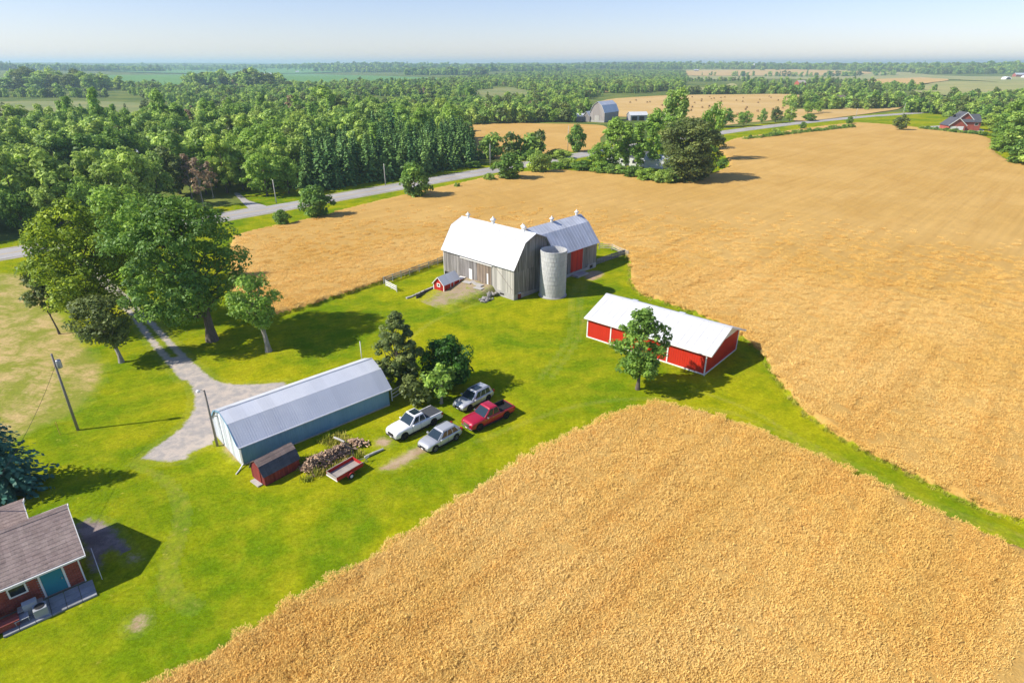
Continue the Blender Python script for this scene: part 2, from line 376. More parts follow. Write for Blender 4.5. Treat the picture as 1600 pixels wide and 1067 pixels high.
# --- worn patches and tyre tracks in the lawn
SOIL = mat_blend('bare_soil', (.36, .25, .15), (.46, .34, .22), 3.0, .4, .8, .62, .4)
DARKSOIL = mat_blend('turned_soil', (.19, .15, .14), (.30, .245, .225), 3.0, .35, .8, .75, .6)
TRACK = mat_blend('worn_grass', (.36, .33, .05), (.42, .36, .09), 3.0, .30, .30, .42, .5)
PZ = [.0095]
def patch(name, px, m, q=.004):
    PZ[0] += .0005
    return polar_sheet(name, smooth_line(wpoly(px), 5, True), m, PZ[0], q=q, margin=.8)
patch('worn_strip', [(597, 733), (606, 724), (630, 711), (655, 699), (668, 703), (645, 717), (620, 731)], SOIL)
patch('worn_patch', [(588, 690), (597, 685), (609, 688), (606, 696), (593, 697)], SOIL)
patch('bare_ground', [(914, 430), (922, 424), (938, 424), (942, 430), (930, 437), (918, 437)], SOIL)
patch('garden_bed', [(122, 820), (138, 812), (165, 818), (185, 838), (203, 862), (196, 868), (172, 858), (155, 880), (146, 893), (136, 862), (124, 842)], DARKSOIL, .003)
patch('bare_ground', [(203, 868), (214, 869), (212, 876), (203, 875)], SOIL, .003)
patch('worn_patch', [(206, 970), (222, 962), (226, 975), (214, 985), (204, 982)], SOIL, .003)
patch('worn_patch', [(345, 690), (352, 683), (376, 712), (370, 720), (356, 706)], SOIL, .003)
lines = [[(205, 725), (240, 740), (270, 770), (278, 815), (266, 850), (256, 890), (262, 930), (300, 955)], [(215, 730), (255, 745), (284, 775), (291, 815), (280, 852), (270, 890), (278, 922), (310, 945)],
         [(845, 590), (868, 560), (885, 535), (896, 505), (893, 470), (905, 440)], [(862, 590), (884, 560), (900, 535), (910, 505), (907, 470), (918, 440)],
         [(1000, 640), (1120, 640), (1200, 668), (1300, 715), (1400, 762), (1500, 808), (1600, 850), (1750, 915)], [(1090, 610), (1170, 640), (1260, 690), (1360, 738), (1460, 788), (1600, 838), (1750, 893)],
         [(745, 690), (800, 668), (880, 640), (960, 625), (1060, 622)], [(480, 600), (545, 575), (600, 560), (680, 500), (760, 470)]]
for k, ln in enumerate(lines):
    L = smooth_line(wpoly(ln)); nn = side(L); w = .8
    polar_sheet('tyre_track', np.vstack([L + nn * w, (L - nn * w)[::-1]]), TRACK, .0060 + .0002 * k, q=.006 if k < 4 else .005, margin=.5, sdf=lambda P, L=L: .10 - sdist(P, L, False))

# --- wheat
def mat_wheat(name, far=False):
    m, t = new_mat(name); w = t.pos('world'); b = t.noise(w, .035, 4, .6, .5); st = t.noise(t.pos('world', (.07, 1.0, 1), R(-47)), .35, 4, .65); f = t.noise(w, 5.5, 4, .8); f2 = t.noise(w, 1.6, 3, .7)
    c = t.mix(t.ramp(b, .36, .64), (.50, .300, .078), (.56, .350, .105)); c = t.mix(t.ramp(st, .46, .70, 0, .5), c, (.445, .25, .058))
    c = t.mix(t.ramp(f2, .42, .7, 0, .4), c, (.58, .385, .128))
    c = t.gain(c, t.math('MULTIPLY', t.math('MULTIPLY_ADD', f, .9, .55), t.math('MULTIPLY_ADD', t.noise(t.pos('world', (.03, 1.0, 1), R(-46)), 1.1, 2, .6), .30, .85)))
    if not far:
        g, h = grass_color(t); c = t.mix(t.ramp(t.attr('sd'), .02, .16), g, c)
    finish(t, c, .9, .12, 0, t.math('ADD', f, f2), .7, .14); return m
WHEAT = mat_wheat('ripe_wheat'); WHEATF = mat_wheat('ripe_wheat_far', True)
fieldA = smooth_line(wpoly([(366, 374), (430, 357), (500, 341), (560, 324), (640, 305), (720, 288), (790, 274), (860, 268), (905, 270), (960, 273), (1010, 283), (1050, 288), (1082, 285), (1105, 275), (1136, 263), (1137, 250), (1122, 232), (1150, 218), (1200, 210.5), (1260, 201.5), (1320, 194.5), (1350, 193.5), (1420, 199), (1480, 207.5), (1530, 213), (1548, 220), (1552, 236), (1575, 252), (1605, 259), (1700, 268), (1900, 290), (2300, 500), (2300, 1150), (1900, 950), (1600, 820), (1560, 806), (1500, 781), (1440, 751), (1380, 722), (1320, 690), (1270, 656), (1240, 626), (1215, 596), (1198, 567), (1180, 545), (1150, 523), (1100, 498), (1050, 478), (1003, 462), (986, 441), (984, 408), (970, 395), (940, 384), (880, 380), (760, 388), (697, 407), (640, 428), (600, 441), (540, 461), (470, 483), (420, 498), (392, 495), (372, 470), (362, 430)]), 4, True)
fieldB = smooth_line(wpoly([(1020, 637), (985, 646), (900, 680), (800, 736), (700, 800), (600, 868), (500, 926), (400, 986), (300, 1046), (150, 1135), (60, 1300), (300, 1600), (1300, 1600), (2200, 1250), (1900, 1010), (1750, 938), (1600, 868), (1500, 826), (1400, 780), (1320, 741), (1240, 706), (1180, 680), (1120, 656), (1060, 641)]), 4, True)
def crop_h(XY, sd):
    e = sd + .22 * vnoise(XY, .8, 3) + .12 * vnoise(XY, .3, 5)
    return sstep(-.05, .32, e) * (.68 + .07 * vnoise(XY, 2.5, 1) + .05 * vnoise(XY, .9, 2))
fa = polar_sheet('wheat_field', fieldA, WHEAT, .017, q=.0042, margin=.6, zf=crop_h, amax=58, kind='stuff')
tag(fa, 'large golden wheat field sweeping behind the barns to the far road', 'wheat field')
fb = polar_sheet('wheat_field', fieldB, WHEAT, .017, q=.0042, margin=.6, zf=crop_h, amax=64, rmin=12, kind='stuff')
tag(fb, 'golden wheat field in the foreground below the mown lane', 'wheat field')
# ears and straw standing out of the crop, patch by patch
WEAR, t = new_mat('wheat_ears'); c = t.mix(t.ramp(t.noise(t.pos('world'), .035, 4, .6, .5), .36, .64), (.95, .665, .205), (1.0, .745, .29))
c = t.mix(t.ramp(t.noise(t.pos('world', (.07, 1.0, 1), R(-47)), .35, 4, .65), .48, .66, 0, .55), c, (.90, .575, .165))
c = t.gain(c, t.math('MULTIPLY', t.math('ADD', 1.0, t.attr('tint')), t.math('MULTIPLY_ADD', t.noise(t.pos('world', (.03, 1.0, 1), R(-46)), 1.1, 2, .6), .30, .85))); d1 = t.n('ShaderNodeBsdfDiffuse'); t.l(c, d1.inputs[0]); tr = t.n('ShaderNodeBsdfTranslucent'); t.l(c, tr.inputs[0])
mx = t.n('ShaderNodeMixShader'); mx.inputs[0].default_value = .35; t.l(d1.outputs[0], mx.inputs[1]); t.l(tr.outputs[0], mx.inputs[2]); oo = t.n('ShaderNodeOutputMaterial'); t.l(mx.outputs[0], oo.inputs[0])
def straw_patch(seed, n=420, half=.62):
    rg = np.random.RandomState(seed); b = np.column_stack([rg.uniform(-half, half, (n, 2)), rg.uniform(.56, .76, n)])
    az = rg.uniform(0, 6.283, n); ln = rg.uniform(.10, .22, n); tilt = rg.uniform(.5, 1.45, n); wd = rg.uniform(.014, .028, n); up = np.column_stack([np.cos(az) * np.sin(tilt), np.sin(az) * np.sin(tilt), np.cos(tilt)])
    sd_ = np.column_stack([-np.sin(az + rg.uniform(-1, 1, n)), np.cos(az), np.zeros(n)]) * wd[:, None]; e = b + up * ln[:, None]
    V = np.stack([b - sd_ * .5, b + sd_ * .5, e + sd_, e - sd_], 1).reshape(-1, 3); F = np.arange(4 * n).reshape(-1, 4)
    me = np_mesh('straw', V, F, rg.uniform(-.18, .0, n)); me.materials.append(WEAR); return me
STRAW = [straw_patch(s) for s in range(6)]
def crop_points(poly, rmax, dens, seed, amax=50):
    rg = np.random.RandomState(seed); lo = np.maximum(poly.min(0), [-90, 12]); hi = np.minimum(poly.max(0), [170, rmax]); g = 1 / math.sqrt(dens)
    P = np.stack(np.meshgrid(np.arange(lo[0], hi[0], g), np.arange(lo[1], hi[1], g)), -1).reshape(-1, 2); P = P + rg.uniform(-.5, .5, P.shape) * g; n = len(P); r = np.hypot(*P.T); ang = np.degrees(np.abs(np.arctan2(P[:, 0], P[:, 1])))
    P = P[(r < rmax) & (ang < amax) & (rg.uniform(0, 1, n) < 1.1 - 1.1 * sstep(.35, 1, r / rmax))]; s = sdist(P, poly); P = P[s > .08]
    hole = vnoise(P, 3.1, 9) * .6 + vnoise(P, 1.3, 11) * .6; P = P[hole > -1.05]
    return P
for nm, poly, rm, de, lab in (('wheat_ears', fieldB, 95, 1.9, 'standing wheat ears of the foreground field'), ('wheat_ears', fieldA, 170, 1.25, 'standing wheat ears of the large field behind the barns')):
    P = crop_points(poly, rm, de, 5); n = len(P); rg = np.random.RandomState(8); k = rg.uniform(.85, 1.2, n)
    o = instance_points(nm, np.column_stack([P, np.full(n, -.02) + rg.uniform(-.1, .06, n)]), rg.uniform(0, 6.283, n), np.column_stack([k, k, rg.uniform(.95, 1.12, n)]), rg.randint(0, 6, n), STRAW)
    tag(o, lab, 'wheat')
# taller green fringe where mower and combine leave it
TUFT, t = new_mat('tall_grass'); c = t.mix(t.n('ShaderNodeObjectInfo').outputs['Random'], (.27, .34, .02), (.46, .40, .09)); finish(t, t.gain(c, t.math('ADD', 1, t.attr('tint'))), .9, .1)
def tuft(seed, n=26, h=.45, r=.28):
    rg = np.random.RandomState(seed); b = np.column_stack([rg.normal(0, r * .5, (n, 2)), np.zeros(n)]); az = rg.uniform(0, 6.283, n); tl = rg.uniform(.1, .8, n); ln = h * rg.uniform(.5, 1.1, n)
    e = b + np.column_stack([np.cos(az) * np.sin(tl), np.sin(az) * np.sin(tl), np.cos(tl)]) * ln[:, None]; s = np.column_stack([-np.sin(az), np.cos(az), np.zeros(n)]) * .02
    V = np.stack([b - s, b + s, e + s * .4, e - s * .4], 1).reshape(-1, 3); me = np_mesh('tuft', V, np.arange(4 * n).reshape(-1, 4), rg.uniform(-.3, .3, n)); me.materials.append(TUFT); return me
TUFTS = [tuft(s) for s in range(4)]
pts = []
rg = np.random.RandomState(4)
for poly in (fieldA, fieldB):
    seg = np.roll(poly, -1, 0) - poly; L = np.hypot(*seg.T)
    for i in range(len(poly)):
        mid = poly[i] + seg[i] * .5
        if np.hypot(*mid) > 190 or mid[1] < 15 or abs(math.atan2(mid[0], mid[1])) > R(52): continue
        k = int(L[i] * 4.5); u = rg.uniform(0, 1, k); nn = np.array([-seg[i][1], seg[i][0]]) / (L[i] + 1e-9)
        pts.append(poly[i] + seg[i] * u[:, None] + nn * rg.normal(0, .22, k)[:, None])
pts = np.vstack(pts); pts = pts[vnoise(pts, 5, 3) > -.45]; n = len(pts); k = rg.uniform(.5, 1.25, n)
tag(instance_points('field_edge_grass', np.column_stack([pts, np.zeros(n)]), rg.uniform(0, 6.28, n), np.column_stack([k, k, k]), rg.randint(0, 4, n), TUFTS), 'uncut grass fringe along the wheat edges', 'grass')

# --- fields across the road and away to the skyline
STUB = mat('stubble', (.50, .325, .10), .95, (.56, .385, .15), .03, .12, fine=.15, fscale=.8)
PALE = mat('pale_pasture', (.36, .33, .12), .95, (.26, .28, .09), .012, .15, fine=.1, fscale=.3)
GREENF = mat('green_crop', (.10, .235, .055), .95, (.13, .26, .07), .02, .12, fine=.08, fscale=.3)
MARSH = mat('marsh_grass', (.25, .25, .08), .95, (.17, .21, .06), .03, .25, fine=.2, fscale=.4)
from mathutils.geometry import delaunay_2d_cdt
def far_field(name, px, m, z=.05, lift=.7, q=.012, **kw):
    """a field laid on the rolling ground: irregular outline, filled with triangles that follow the slope"""
    P = wpoly(px, True); L = smooth_line(P, 6, True); c = L.mean(0); rad = np.hypot(*(L - c).T).mean()
    L = L + np.stack([vnoise(L, rad * .07, 4), vnoise(L, rad * .07, 6)], 1) * rad * .012
    step = max(4.0, rad * .09); lo, hi = L.min(0), L.max(0); g = np.array([(x, y) for x in np.arange(lo[0], hi[0], step) for y in np.arange(lo[1], hi[1], step)])
    g = g[sdist(g, L) > step * .4] if len(g) else g
    vs = [Vector(q) for q in L] + [Vector(q) for q in g]; n = len(L)
    v2, e2, f2, *_ = delaunay_2d_cdt(vs, [(i, (i + 1) % n) for i in range(n)], [], 1, 1e-4)
    XY = np.array([tuple(v) for v in v2]); Z = terr(XY[:, 0], XY[:, 1]) + z + lift * sstep(250, 900, np.hypot(*XY.T))
    F = np.array([f for f in f2 if len(f) == 3]); a = XY[F[:, 1]] - XY[F[:, 0]]; b = XY[F[:, 2]] - XY[F[:, 0]]
    flip = a[:, 0] * b[:, 1] - a[:, 1] * b[:, 0] < 0; F[flip] = F[flip][:, ::-1]
    o = link(name, np_mesh(name, np.column_stack([XY, Z]), F, None, {'sd': np.full(len(XY), 5.0)}), m); o['kind'] = 'structure'; return o
far_field('wheat_field', [(722, 198), (760, 193), (850, 194), (942, 197), (940, 216), (926, 236), (880, 238), (840, 245), (800, 249), (762, 246), (738, 228)], WHEATF, .05)
far_field('stubble_field', [(938, 160), (985, 153.5), (1060, 150), (1150, 149), (1245, 149), (1242, 166), (1225, 184), (1170, 192), (1110, 196), (1060, 182), (960, 182)], STUB, .04)
far_field('stubble_field', [(1240, 188), (1245, 172), (1300, 172), (1400, 160), (1408, 170), (1330, 182), (1260, 190)], STUB, .06)
far_field('stubble_field', [(905, 137), (960, 133), (1016, 131.5), (1014, 141), (960, 145), (912, 144)], STUB)
far_field('stubble_field', [(1060, 141), (1120, 136), (1146, 131), (1150, 140), (1090, 147)], PALE)
far_field('pasture', [(1068, 109), (1190, 107), (1260, 108), (1420, 114), (1470, 119), (1600, 121), (1800, 122), (1800, 134), (1600, 132), (1440, 124), (1340, 126), (1200, 124), (1072, 124)], PALE, .05)
far_field('stubble_field', [(1068, 112), (1180, 110), (1260, 110), (1350, 113), (1345, 117), (1200, 119), (1072, 119)], STUB, .12, 1.5)
far_field('stubble_field', [(1360, 126), (1440, 122), (1480, 126), (1450, 131), (1420, 137), (1380, 136)], STUB, .12, 1.5)
far_field('pasture', [(1420, 141), (1450, 133), (1490, 128), (1600, 131), (1800, 134), (1800, 156), (1600, 152), (1570, 160), (1520, 152), (1460, 150)], PALE, .12, 1.3)
far_field('green_field', [(-300, 126), (0, 122), (170, 118), (330, 116.5), (480, 116), (600, 119.5), (700, 124), (610, 131), (430, 137), (320, 142), (200, 131), (0, 134), (-300, 136)], GREENF)
far_field('green_field', [(180, 108), (420, 108), (560, 110), (540, 113.5), (180, 113)], GREENF, .05, 2.5)
far_field('green_field', [(620, 106), (760, 105.5), (755, 108.5), (630, 109)], GREENF, .05, 2.5)
far_field('meadow', [(-300, 168), (0, 160), (180, 160), (285, 170), (270, 186), (235, 194), (150, 200), (0, 204), (-300, 212)], MARSH, .06, .3)
far_field('marsh', [(740, 142), (800, 138), (835, 146), (800, 158), (768, 166), (735, 160), (742, 150)], MARSH, .06, .6)
far_field('house_lawn', [(1330, 192), (1345, 185), (1400, 182), (1478, 188), (1600, 192), (1600, 208), (1540, 212), (1480, 205), (1420, 197)], GRASS, .03, .05)
CONC = mat('pale_gravel_drive', (.42, .41, .40), .9, (.36, .35, .33), .3, .1)
far_field('house_drive', [(1428, 200.5), (1470, 197), (1500, 198), (1533, 202), (1532, 207), (1490, 205), (1440, 203)], CONC, .08, .1, q=.004)
far_field('side_road', [(366, 303), (374, 303), (388, 314), (402, 318), (418, 324), (398, 331), (384, 322), (374, 312)], ASPHALT, .034, 0, q=.003)
far_field('house_lawn', [(376, 302), (430, 296), (474, 298), (474, 314), (418, 323), (398, 316)], GRASS, .02, 0)
# ================================================================== buildings and fences
rnd = random.Random(11)
WOODGREY = mat('weathered_boards', (.185, .172, .165), .9, (.29, .275, .265), .9, .34, (6, 6, .5), .25, 14, .15)
WOODDARK = mat('dark_gap', (.035, .03, .027), .95)
WOODBROWN = mat('old_brown_boards', (.21, .165, .125), .9, (.28, .22, .17), 1.2, .3, (6, 6, .5))
WOODPALE = mat('pale_boards', (.48, .46, .41), .9, (.40, .385, .35), .7, .2, (5, 5, .5), .15, 12)
GALV = mat('galvanised_roof', (.66, .685, .72), .45, (.60, .63, .68), .35, .10, (1, 1, 1), .05, 8, .05, .5, .12)
GALVOLD = mat('aged_galvanised_roof', (.62, .65, .71), .5, (.52, .55, .60), .4, .18, (1, 1, 1), .08, 8, .05, .5, .12)
ROOFWHITE = mat('white_metal_roof', (.63, .64, .645), .5, (.58, .59, .60), .5, .10, (1, 1, 1), .04, 7, spec=.3)
REDMETAL = mat('red_metal_cladding', (.56, .030, .012), .5, (.50, .026, .012), .4, .08, spec=.35)
REDPAINT = mat('red_paint', (.50, .028, .016), .7, (.42, .025, .016), 1.0, .12, (4, 4, .6))
REDOLD = mat('faded_red_boards', (.27, .045, .035), .9, (.19, .035, .03), 1.4, .3, (5, 5, .6), .2, 14)
WHITETRIM = mat('white_trim', (.78, .77, .74), .6, None, 2, .06)
BLUEWALL = mat('blue_steel_wall', (.17, .33, .45), .6, (.21, .38, .50), .5, .12, (2, 2, .4), .1, 10, spec=.3)
BLUEDOOR = mat('pale_blue_doors', (.60, .66, .72), .6, (.64, .69, .74), .5, .1)
CONCRETE = mat('old_concrete', (.44, .42, .39), .9, (.36, .35, .33), .6, .2, (1, 1, 1), .18, 9, .2)
SILOC = mat('silo_staves', (.58, .585, .58), .9, (.45, .465, .475), .45, .24, (1, 1, .35), .15, 9, .15)
STONE = mat('field_stone', (.33, .31, .29), .9, (.24, .225, .21), 2, .25, (1, 1, 1), .2, 12, .3)
TEAL = mat('teal_door_paint', (.03, .23, .29), .6, None, 2, .1)
GLASS = mat('window_glass', (.02, .028, .035), .06, None, 1, .1, spec=.6)
BRICKM = mat('red_brick', (.34, .085, .055), .9, (.28, .07, .05), 3, .2, (1, 1, 2.5), .2, 16)
SHING = mat('brown_shingles', (.285, .215, .19), .95, (.34, .265, .23), 1.6, .2, (1, 1, 1), .35, 9, .3)
SHINGD = mat('dark_shingles', (.075, .08, .095), .95, (.10, .105, .12), 1.6, .2, fine=.3, fscale=9)
SHINGB = mat('worn_brown_shingles', (.27, .20, .165), .95, (.20, .155, .135), 1.2, .25, fine=.3, fscale=10)
GREYPOLE = mat('weathered_pole', (.25, .22, .19), .9, None, 1, .2, (4, 4, .4))
STEEL = mat('grey_steel', (.40, .41, .42), .45, None, 2, .1, metal=.5)
RUBBER = mat('rubber', (.018, .018, .019), .85, None, 2, .1)
BLACKP = mat('black_plastic', (.025, .025, .027), .6, None, 2, .1)

def planks(mb, axis, c, s0, s1, zb, zt, out, w=.27, skip=(), jit=.012):
    """upright boards along an axis ('x': wall at y=c, 'y': wall at x=c); zb, zt give base and top"""
    s = s0
    while s < s1 - .02:
        e = min(s + w * rnd.uniform(.85, 1.15), s1); m_ = (s + e) / 2; d = .028 + rnd.uniform(0, jit); t = rnd.uniform(-.32, .26)
        b0 = zb(m_) if callable(zb) else zb
        ranges = [(b0, None)]
        for (a0, a1, z0, z1) in skip:
            if a0 < m_ < a1: ranges = [(b0, z0), (z1, None)] if z0 > b0 + .05 else [(z1, None)]
        for lo, hi in ranges:
            h0 = (zt(s + .004) if callable(zt) else zt) if hi is None else hi; h1 = (zt(e - .008) if callable(zt) else zt) if hi is None else hi
            if min(h0, h1) <= lo: continue
            a, b = s + .004, e - .008; i, o_ = c, c + out * d
            if axis == 'x': q = [(a, i, lo), (b, i, lo), (b, o_, lo), (a, o_, lo), (a, i, h0), (b, i, h1), (b, o_, h1), (a, o_, h0)]
            else: q = [(i, a, lo), (i, b, lo), (o_, b, lo), (o_, a, lo), (i, a, h0), (i, b, h1), (o_, b, h1), (o_, a, h0)]
            mb.hexa(q, t)
        s = e
def slope(mb, x0, x1, y0, z0, y1, z1, w=.8, th=.05, rib=.03, jit=.06, ribs=1, courses=0):
    """one roof slope of sheets side by side from (y0,z0) at the eave to (y1,z1); seams stand proud"""
    L = math.hypot(y1 - y0, z1 - z0); ny, nz = -(z1 - z0) / L, (y1 - y0) / L
    if nz < 0: ny, nz = -ny, -nz
    def slab(a, b, o0, o1, u0, u1, t):
        P = lambda x, u, o_: (x, y0 + (y1 - y0) * u + ny * o_, z0 + (z1 - z0) * u + nz * o_)
        mb.hexa([P(a, u0, o0), P(b, u0, o0), P(b, u1, o0), P(a, u1, o0), P(a, u0, o1), P(b, u0, o1), P(b, u1, o1), P(a, u1, o1)], t)
    n = max(1, round((x1 - x0) / w)); w = (x1 - x0) / n
    for i in range(n):
        t = rnd.uniform(-jit, jit); a = x0 + i * w
        if courses:
            for k in range(courses):
                tk = t + rnd.uniform(-jit, jit); slab(a, a + w, 0, th + .012 * ((k % 2) + rnd.random() * .5), k / courses, (k + 1) / courses, tk)
        else:
            slab(a, a + w, 0, th + (i % 2) * .004, 0, 1, t)
        for r in range(ribs): 
            if rib: slab(a + w * r / ribs - .018, a + w * r / ribs + .018, th * .5, th + rib, .004, .996, t)
def gable_fn(prof):
    ys = [q[0] for q in prof]; zs = [q[1] for q in prof]; return lambda y: float(np.interp(y, ys, zs))
def frame_rect(mb, axis, c, a0, a1, z0, z1, w, out, t=.03):
    """four flat bars around an opening"""
    for (s0, s1, u0, u1) in ((a0 - w, a1 + w, z1, z1 + w), (a0 - w, a1 + w, z0 - w, z0), (a0 - w, a0, z0, z1), (a1, a1 + w, z0, z1)):
        if axis == 'x': mb.box(s0, s1, min(c, c + out * t), max(c, c + out * t), u0, u1)
        else: mb.box(min(c, c + out * t), max(c, c + out * t), s0, s1, u0, u1)
def panel(axis, c, a0, a1, z0, z1, out, t=.03):
    mb = MB(); lo, hi = min(c, c + out * t), max(c, c + out * t)
    return mb.box(a0, a1, lo, hi, z0, z1) if axis == 'x' else mb.box(lo, hi, a0, a1, z0, z1)
def window(par, axis, c, a0, a1, z0, z1, out, w=.09, m=None):
    f = MB(); frame_rect(f, axis, c, a0, a1, z0, z1, w, out, .05); wo = f.build('window', m or WHITETRIM, par)
    panel(axis, c, a0, a1, z0, z1, out, .02).build('pane', GLASS, wo); return wo
def ventilator(par, x, y, z, s=1.0):
    s *= .82
    v = MB().lathe([(.0, z - .5), (.34 * s, z - .5), (.30 * s, z + .35 * s), (.30 * s, z + .55 * s), (.52 * s, z + .6 * s), (.55 * s, z + .72 * s), (.22 * s, z + 1.0 * s), (.1 * s, z + 1.1 * s), (.15 * s, z + 1.2 * s), (.0, z + 1.34 * s)], 12, (x, y)).build('ventilator', WHITETRIM, par, True)
    return v

# ---------------- old timber barn with gambrel roof
mb_rot = R(136.5); bx = Vector((math.cos(R(46.5)), math.sin(R(46.5)), 0)); by = Vector((math.cos(mb_rot), math.sin(mb_rot), 0))
BNEAR = Vector((.3, 89.7, 0)); W1, L1 = 9.4, 16.6
barn = empty('timber_barn', BNEAR + bx * W1, mb_rot, 'tall weathered timber barn with bright gambrel roof beside the silo', 'barn')
prof = [(0, 5.45), (2.25, 8.85), (4.7, 9.85), (7.15, 8.85), (9.4, 5.45)]; gz = gable_fn(prof)
core = MB(); core.prism([(.05, 0), (W1 - .05, 0)] + [(y if 0 < y < W1 else (.05 if y == 0 else W1 - .05), z - .08) for y, z in prof[::-1]], .05, L1 - .05); core.build('wall', WOODDARK, barn)
found = MB()
for i in range(22): found.box(L1 * i / 22, L1 * (i + 1) / 22 - .01, W1 - .05, W1 + .05 + rnd.uniform(0, .03), -.2, .95 if i < 7 else .4, rnd.uniform(-.1, .1))
for i in range(13):
    zt_ = .9 - .05 * i; found.box(-.05 - rnd.uniform(0, .03), .05, W1 - W1 * (i + 1) / 13 + .01, W1 - W1 * i / 13, -.2, zt_, rnd.uniform(-.1, .1))
tag(found.build('foundation', CONCRETE, barn), kind='stuff')
DX0, DX1 = 5.0, 11.9                                                    # big threshing doors
lo = lambda x: .95 if x < 5.3 else 1.2
b1 = MB(); planks(b1, 'x', W1, 0, DX0 - .05, lo, 5.42, 1, .3, (), .01); tag(b1.build('pale_board_wall', WOODPALE, barn), kind='stuff')
b1 = MB(); planks(b1, 'x', W1, DX0 - .05, L1, lo, 5.42, 1, .27, [(DX0, DX1, 1.2, 4.5)]); tag(b1.build('board_wall', WOODGREY, barn), kind='stuff')
b1 = MB(); planks(b1, 'y', 0, 0, W1, lambda y: .9 - .05 * 13 * (1 - y / W1), lambda y: min(gz(y) - .03, 4.55), -1, .27)
planks(b1, 'y', -.02, .02, W1 - .02, 4.5, lambda y: gz(y) - .03, -1, .27); tag(b1.build('gable_boards', WOODGREY, barn), kind='stuff')
b1 = MB(); planks(b1, 'y', L1, 0, W1, .3, lambda y: gz(y) - .03, 1, .27); tag(b1.build('gable_boards', WOODGREY, barn), kind='stuff')
b1 = MB(); planks(b1, 'x', 0, 9, L1, .3, 5.42, -1, .27); tag(b1.build('board_wall', WOODGREY, barn), kind='stuff')
for k, (a, b) in enumerate(((DX0 + .05, 8.4), (8.45, DX1 - .05))):
    d = MB(); planks(d, 'x', W1 - .02, a, b, 1.2, 4.5, 1, .24, [(9.55, 10.35, 1.2, 3.0)] if k else [(5.7, 6.1, 1.2, 3.1)]); dd = d.build('barn_door', WOODGREY if k else WOODBROWN, barn)
MB().box(9.58, 10.32, W1 - .02, W1 + .02, 1.2, 3.0).build('wicket_door', WHITETRIM, barn)
MB().box(5.72, 6.08, W1 - .02, W1 + .02, 1.2, 3.1).build('wicket_door', WHITETRIM, barn)
MB().box(DX0 - .3, DX1 + .4, W1 + .04, W1 + .2, 4.5, 4.66).build('door_track', WHITETRIM, barn)
MB().bar((.3, W1 + .05, 1.6), (4.6, W1 + .05, 5.1), .05).build('guy_rod', GREYPOLE, barn)
for x in (-.06, L1): MB().box(x, x + .1, W1 - .02, W1 + .08, .6, 5.4).build('corner_board', WOODPALE if x < 0 else WHITETRIM, barn)
panel('x', W1 + .09, 2.1, 3.0, .35, .62, 1, .02).build('foundation_window', WOODDARK, barn)
for i, (p0, p1) in enumerate(zip(prof[:-1], prof[1:])):
    y0, z0 = p0; y1, z1 = p1
    if i == 0: y0 -= .35; z0 -= .53
    if i == 3: y1 += .35; z1 -= .53
    s = MB(); (slope(s, -.35, L1 + .35, y0, z0, y1, z1, .76) if z1 > z0 else slope(s, -.35, L1 + .35, y1, z1, y0, z0, .76))
    tag(s.build('roof_slope', ROOFWHITE if i > 1 else GALV, barn), kind='stuff')
MB().tube([(-.36, 4.7, 9.9), (L1 + .36, 4.7, 9.9)], .09, 6).build('ridge_cap', GALV, barn)
for x in (2.2, 9.2, 15.3): ventilator(barn, x, 4.7, 9.9, .95 if x != 9.2 else 1.15)
for sgn in (-.40, L1 + .33):
    for (ya, za), (yb, zb_) in zip(prof[:-1], prof[1:]): MB().bar((sgn + .03, ya, za - .02), (sgn + .03, yb, zb_ - .02), .05, .16).build('barge_board', WOODGREY, barn)
# ---------------- second barn, its roof square to the first
O2 = BNEAR + bx * W1 + by * .95; L2, W2 = 13.5, 8.4
barn2 = empty('timber_barn', O2, R(46.5), 'grey timber barn with red sliding doors behind the silo', 'barn')
prof2 = [(0, 5.0), (2.4, 7.95), (4.2, 9.05), (6.0, 7.95), (8.4, 5.0)]; g2 = gable_fn(prof2)
MB().prism([(.05, 0), (W2 - .05, 0), (W2 - .05, 4.92), (6, 7.87), (4.2, 8.97), (2.4, 7.87), (.05, 4.92)], -.02, L2 - .05).build('wall', WOODDARK, barn2)
f = MB()
for i in range(16): f.box(L2 * i / 16, L2 * (i + 1) / 16 - .01, -.05 - rnd.uniform(0, .03), .05, -.2, .95 if i > 12 else .55, rnd.uniform(-.1, .1))
tag(f.build('foundation', CONCRETE, barn2), kind='stuff')
b1 = MB(); planks(b1, 'x', 0, 0, L2, lambda x: .95 if x > 10.9 else .55, 4.97, -1, .27, [(6.0, 9.3, .9, 4.4)]); tag(b1.build('board_wall', WOODGREY, barn2), kind='stuff')
b1 = MB(); planks(b1, 'y', L2, 0, W2, .4, lambda y: g2(y) - .03, 1, .27); tag(b1.build('gable_boards', WOODGREY, barn2), kind='stuff')
for a, b in ((6.0, 7.63), (7.67, 9.3)):
    d = MB(); planks(d, 'x', -.05, a, b, .7, 4.5, -1, .2, (), .006); d.build('sliding_door', REDPAINT, barn2)
MB().box(5.8, 9.6, -.14, -.04, 4.5, 4.62).build('door_track', WOODDARK, barn2)
panel('x', -.09, 11.6, 12.4, .2, .75, -1, .02).build('foundation_window', WOODDARK, barn2)
for i, (p0, p1) in enumerate(zip(prof2[:-1], prof2[1:])):
    y0, z0 = p0; y1, z1 = p1
    if i == 0: y0 -= .35; z0 -= .43
    if i == 3: y1 += .35; z1 -= .43
    s = MB(); (slope(s, -1.0 if i in (1, 2) else 0, L2 + .35, y0, z0, y1, z1, .76, jit=.09) if z1 > z0 else slope(s, 0, L2 + .35, y1, z1, y0, z0, .76, jit=.09)); tag(s.build('roof_slope', GALVOLD, barn2), kind='stuff')
for x in (-1.8, 5.6, 12.6): ventilator(barn2, x, 4.2, 9.1, .95)
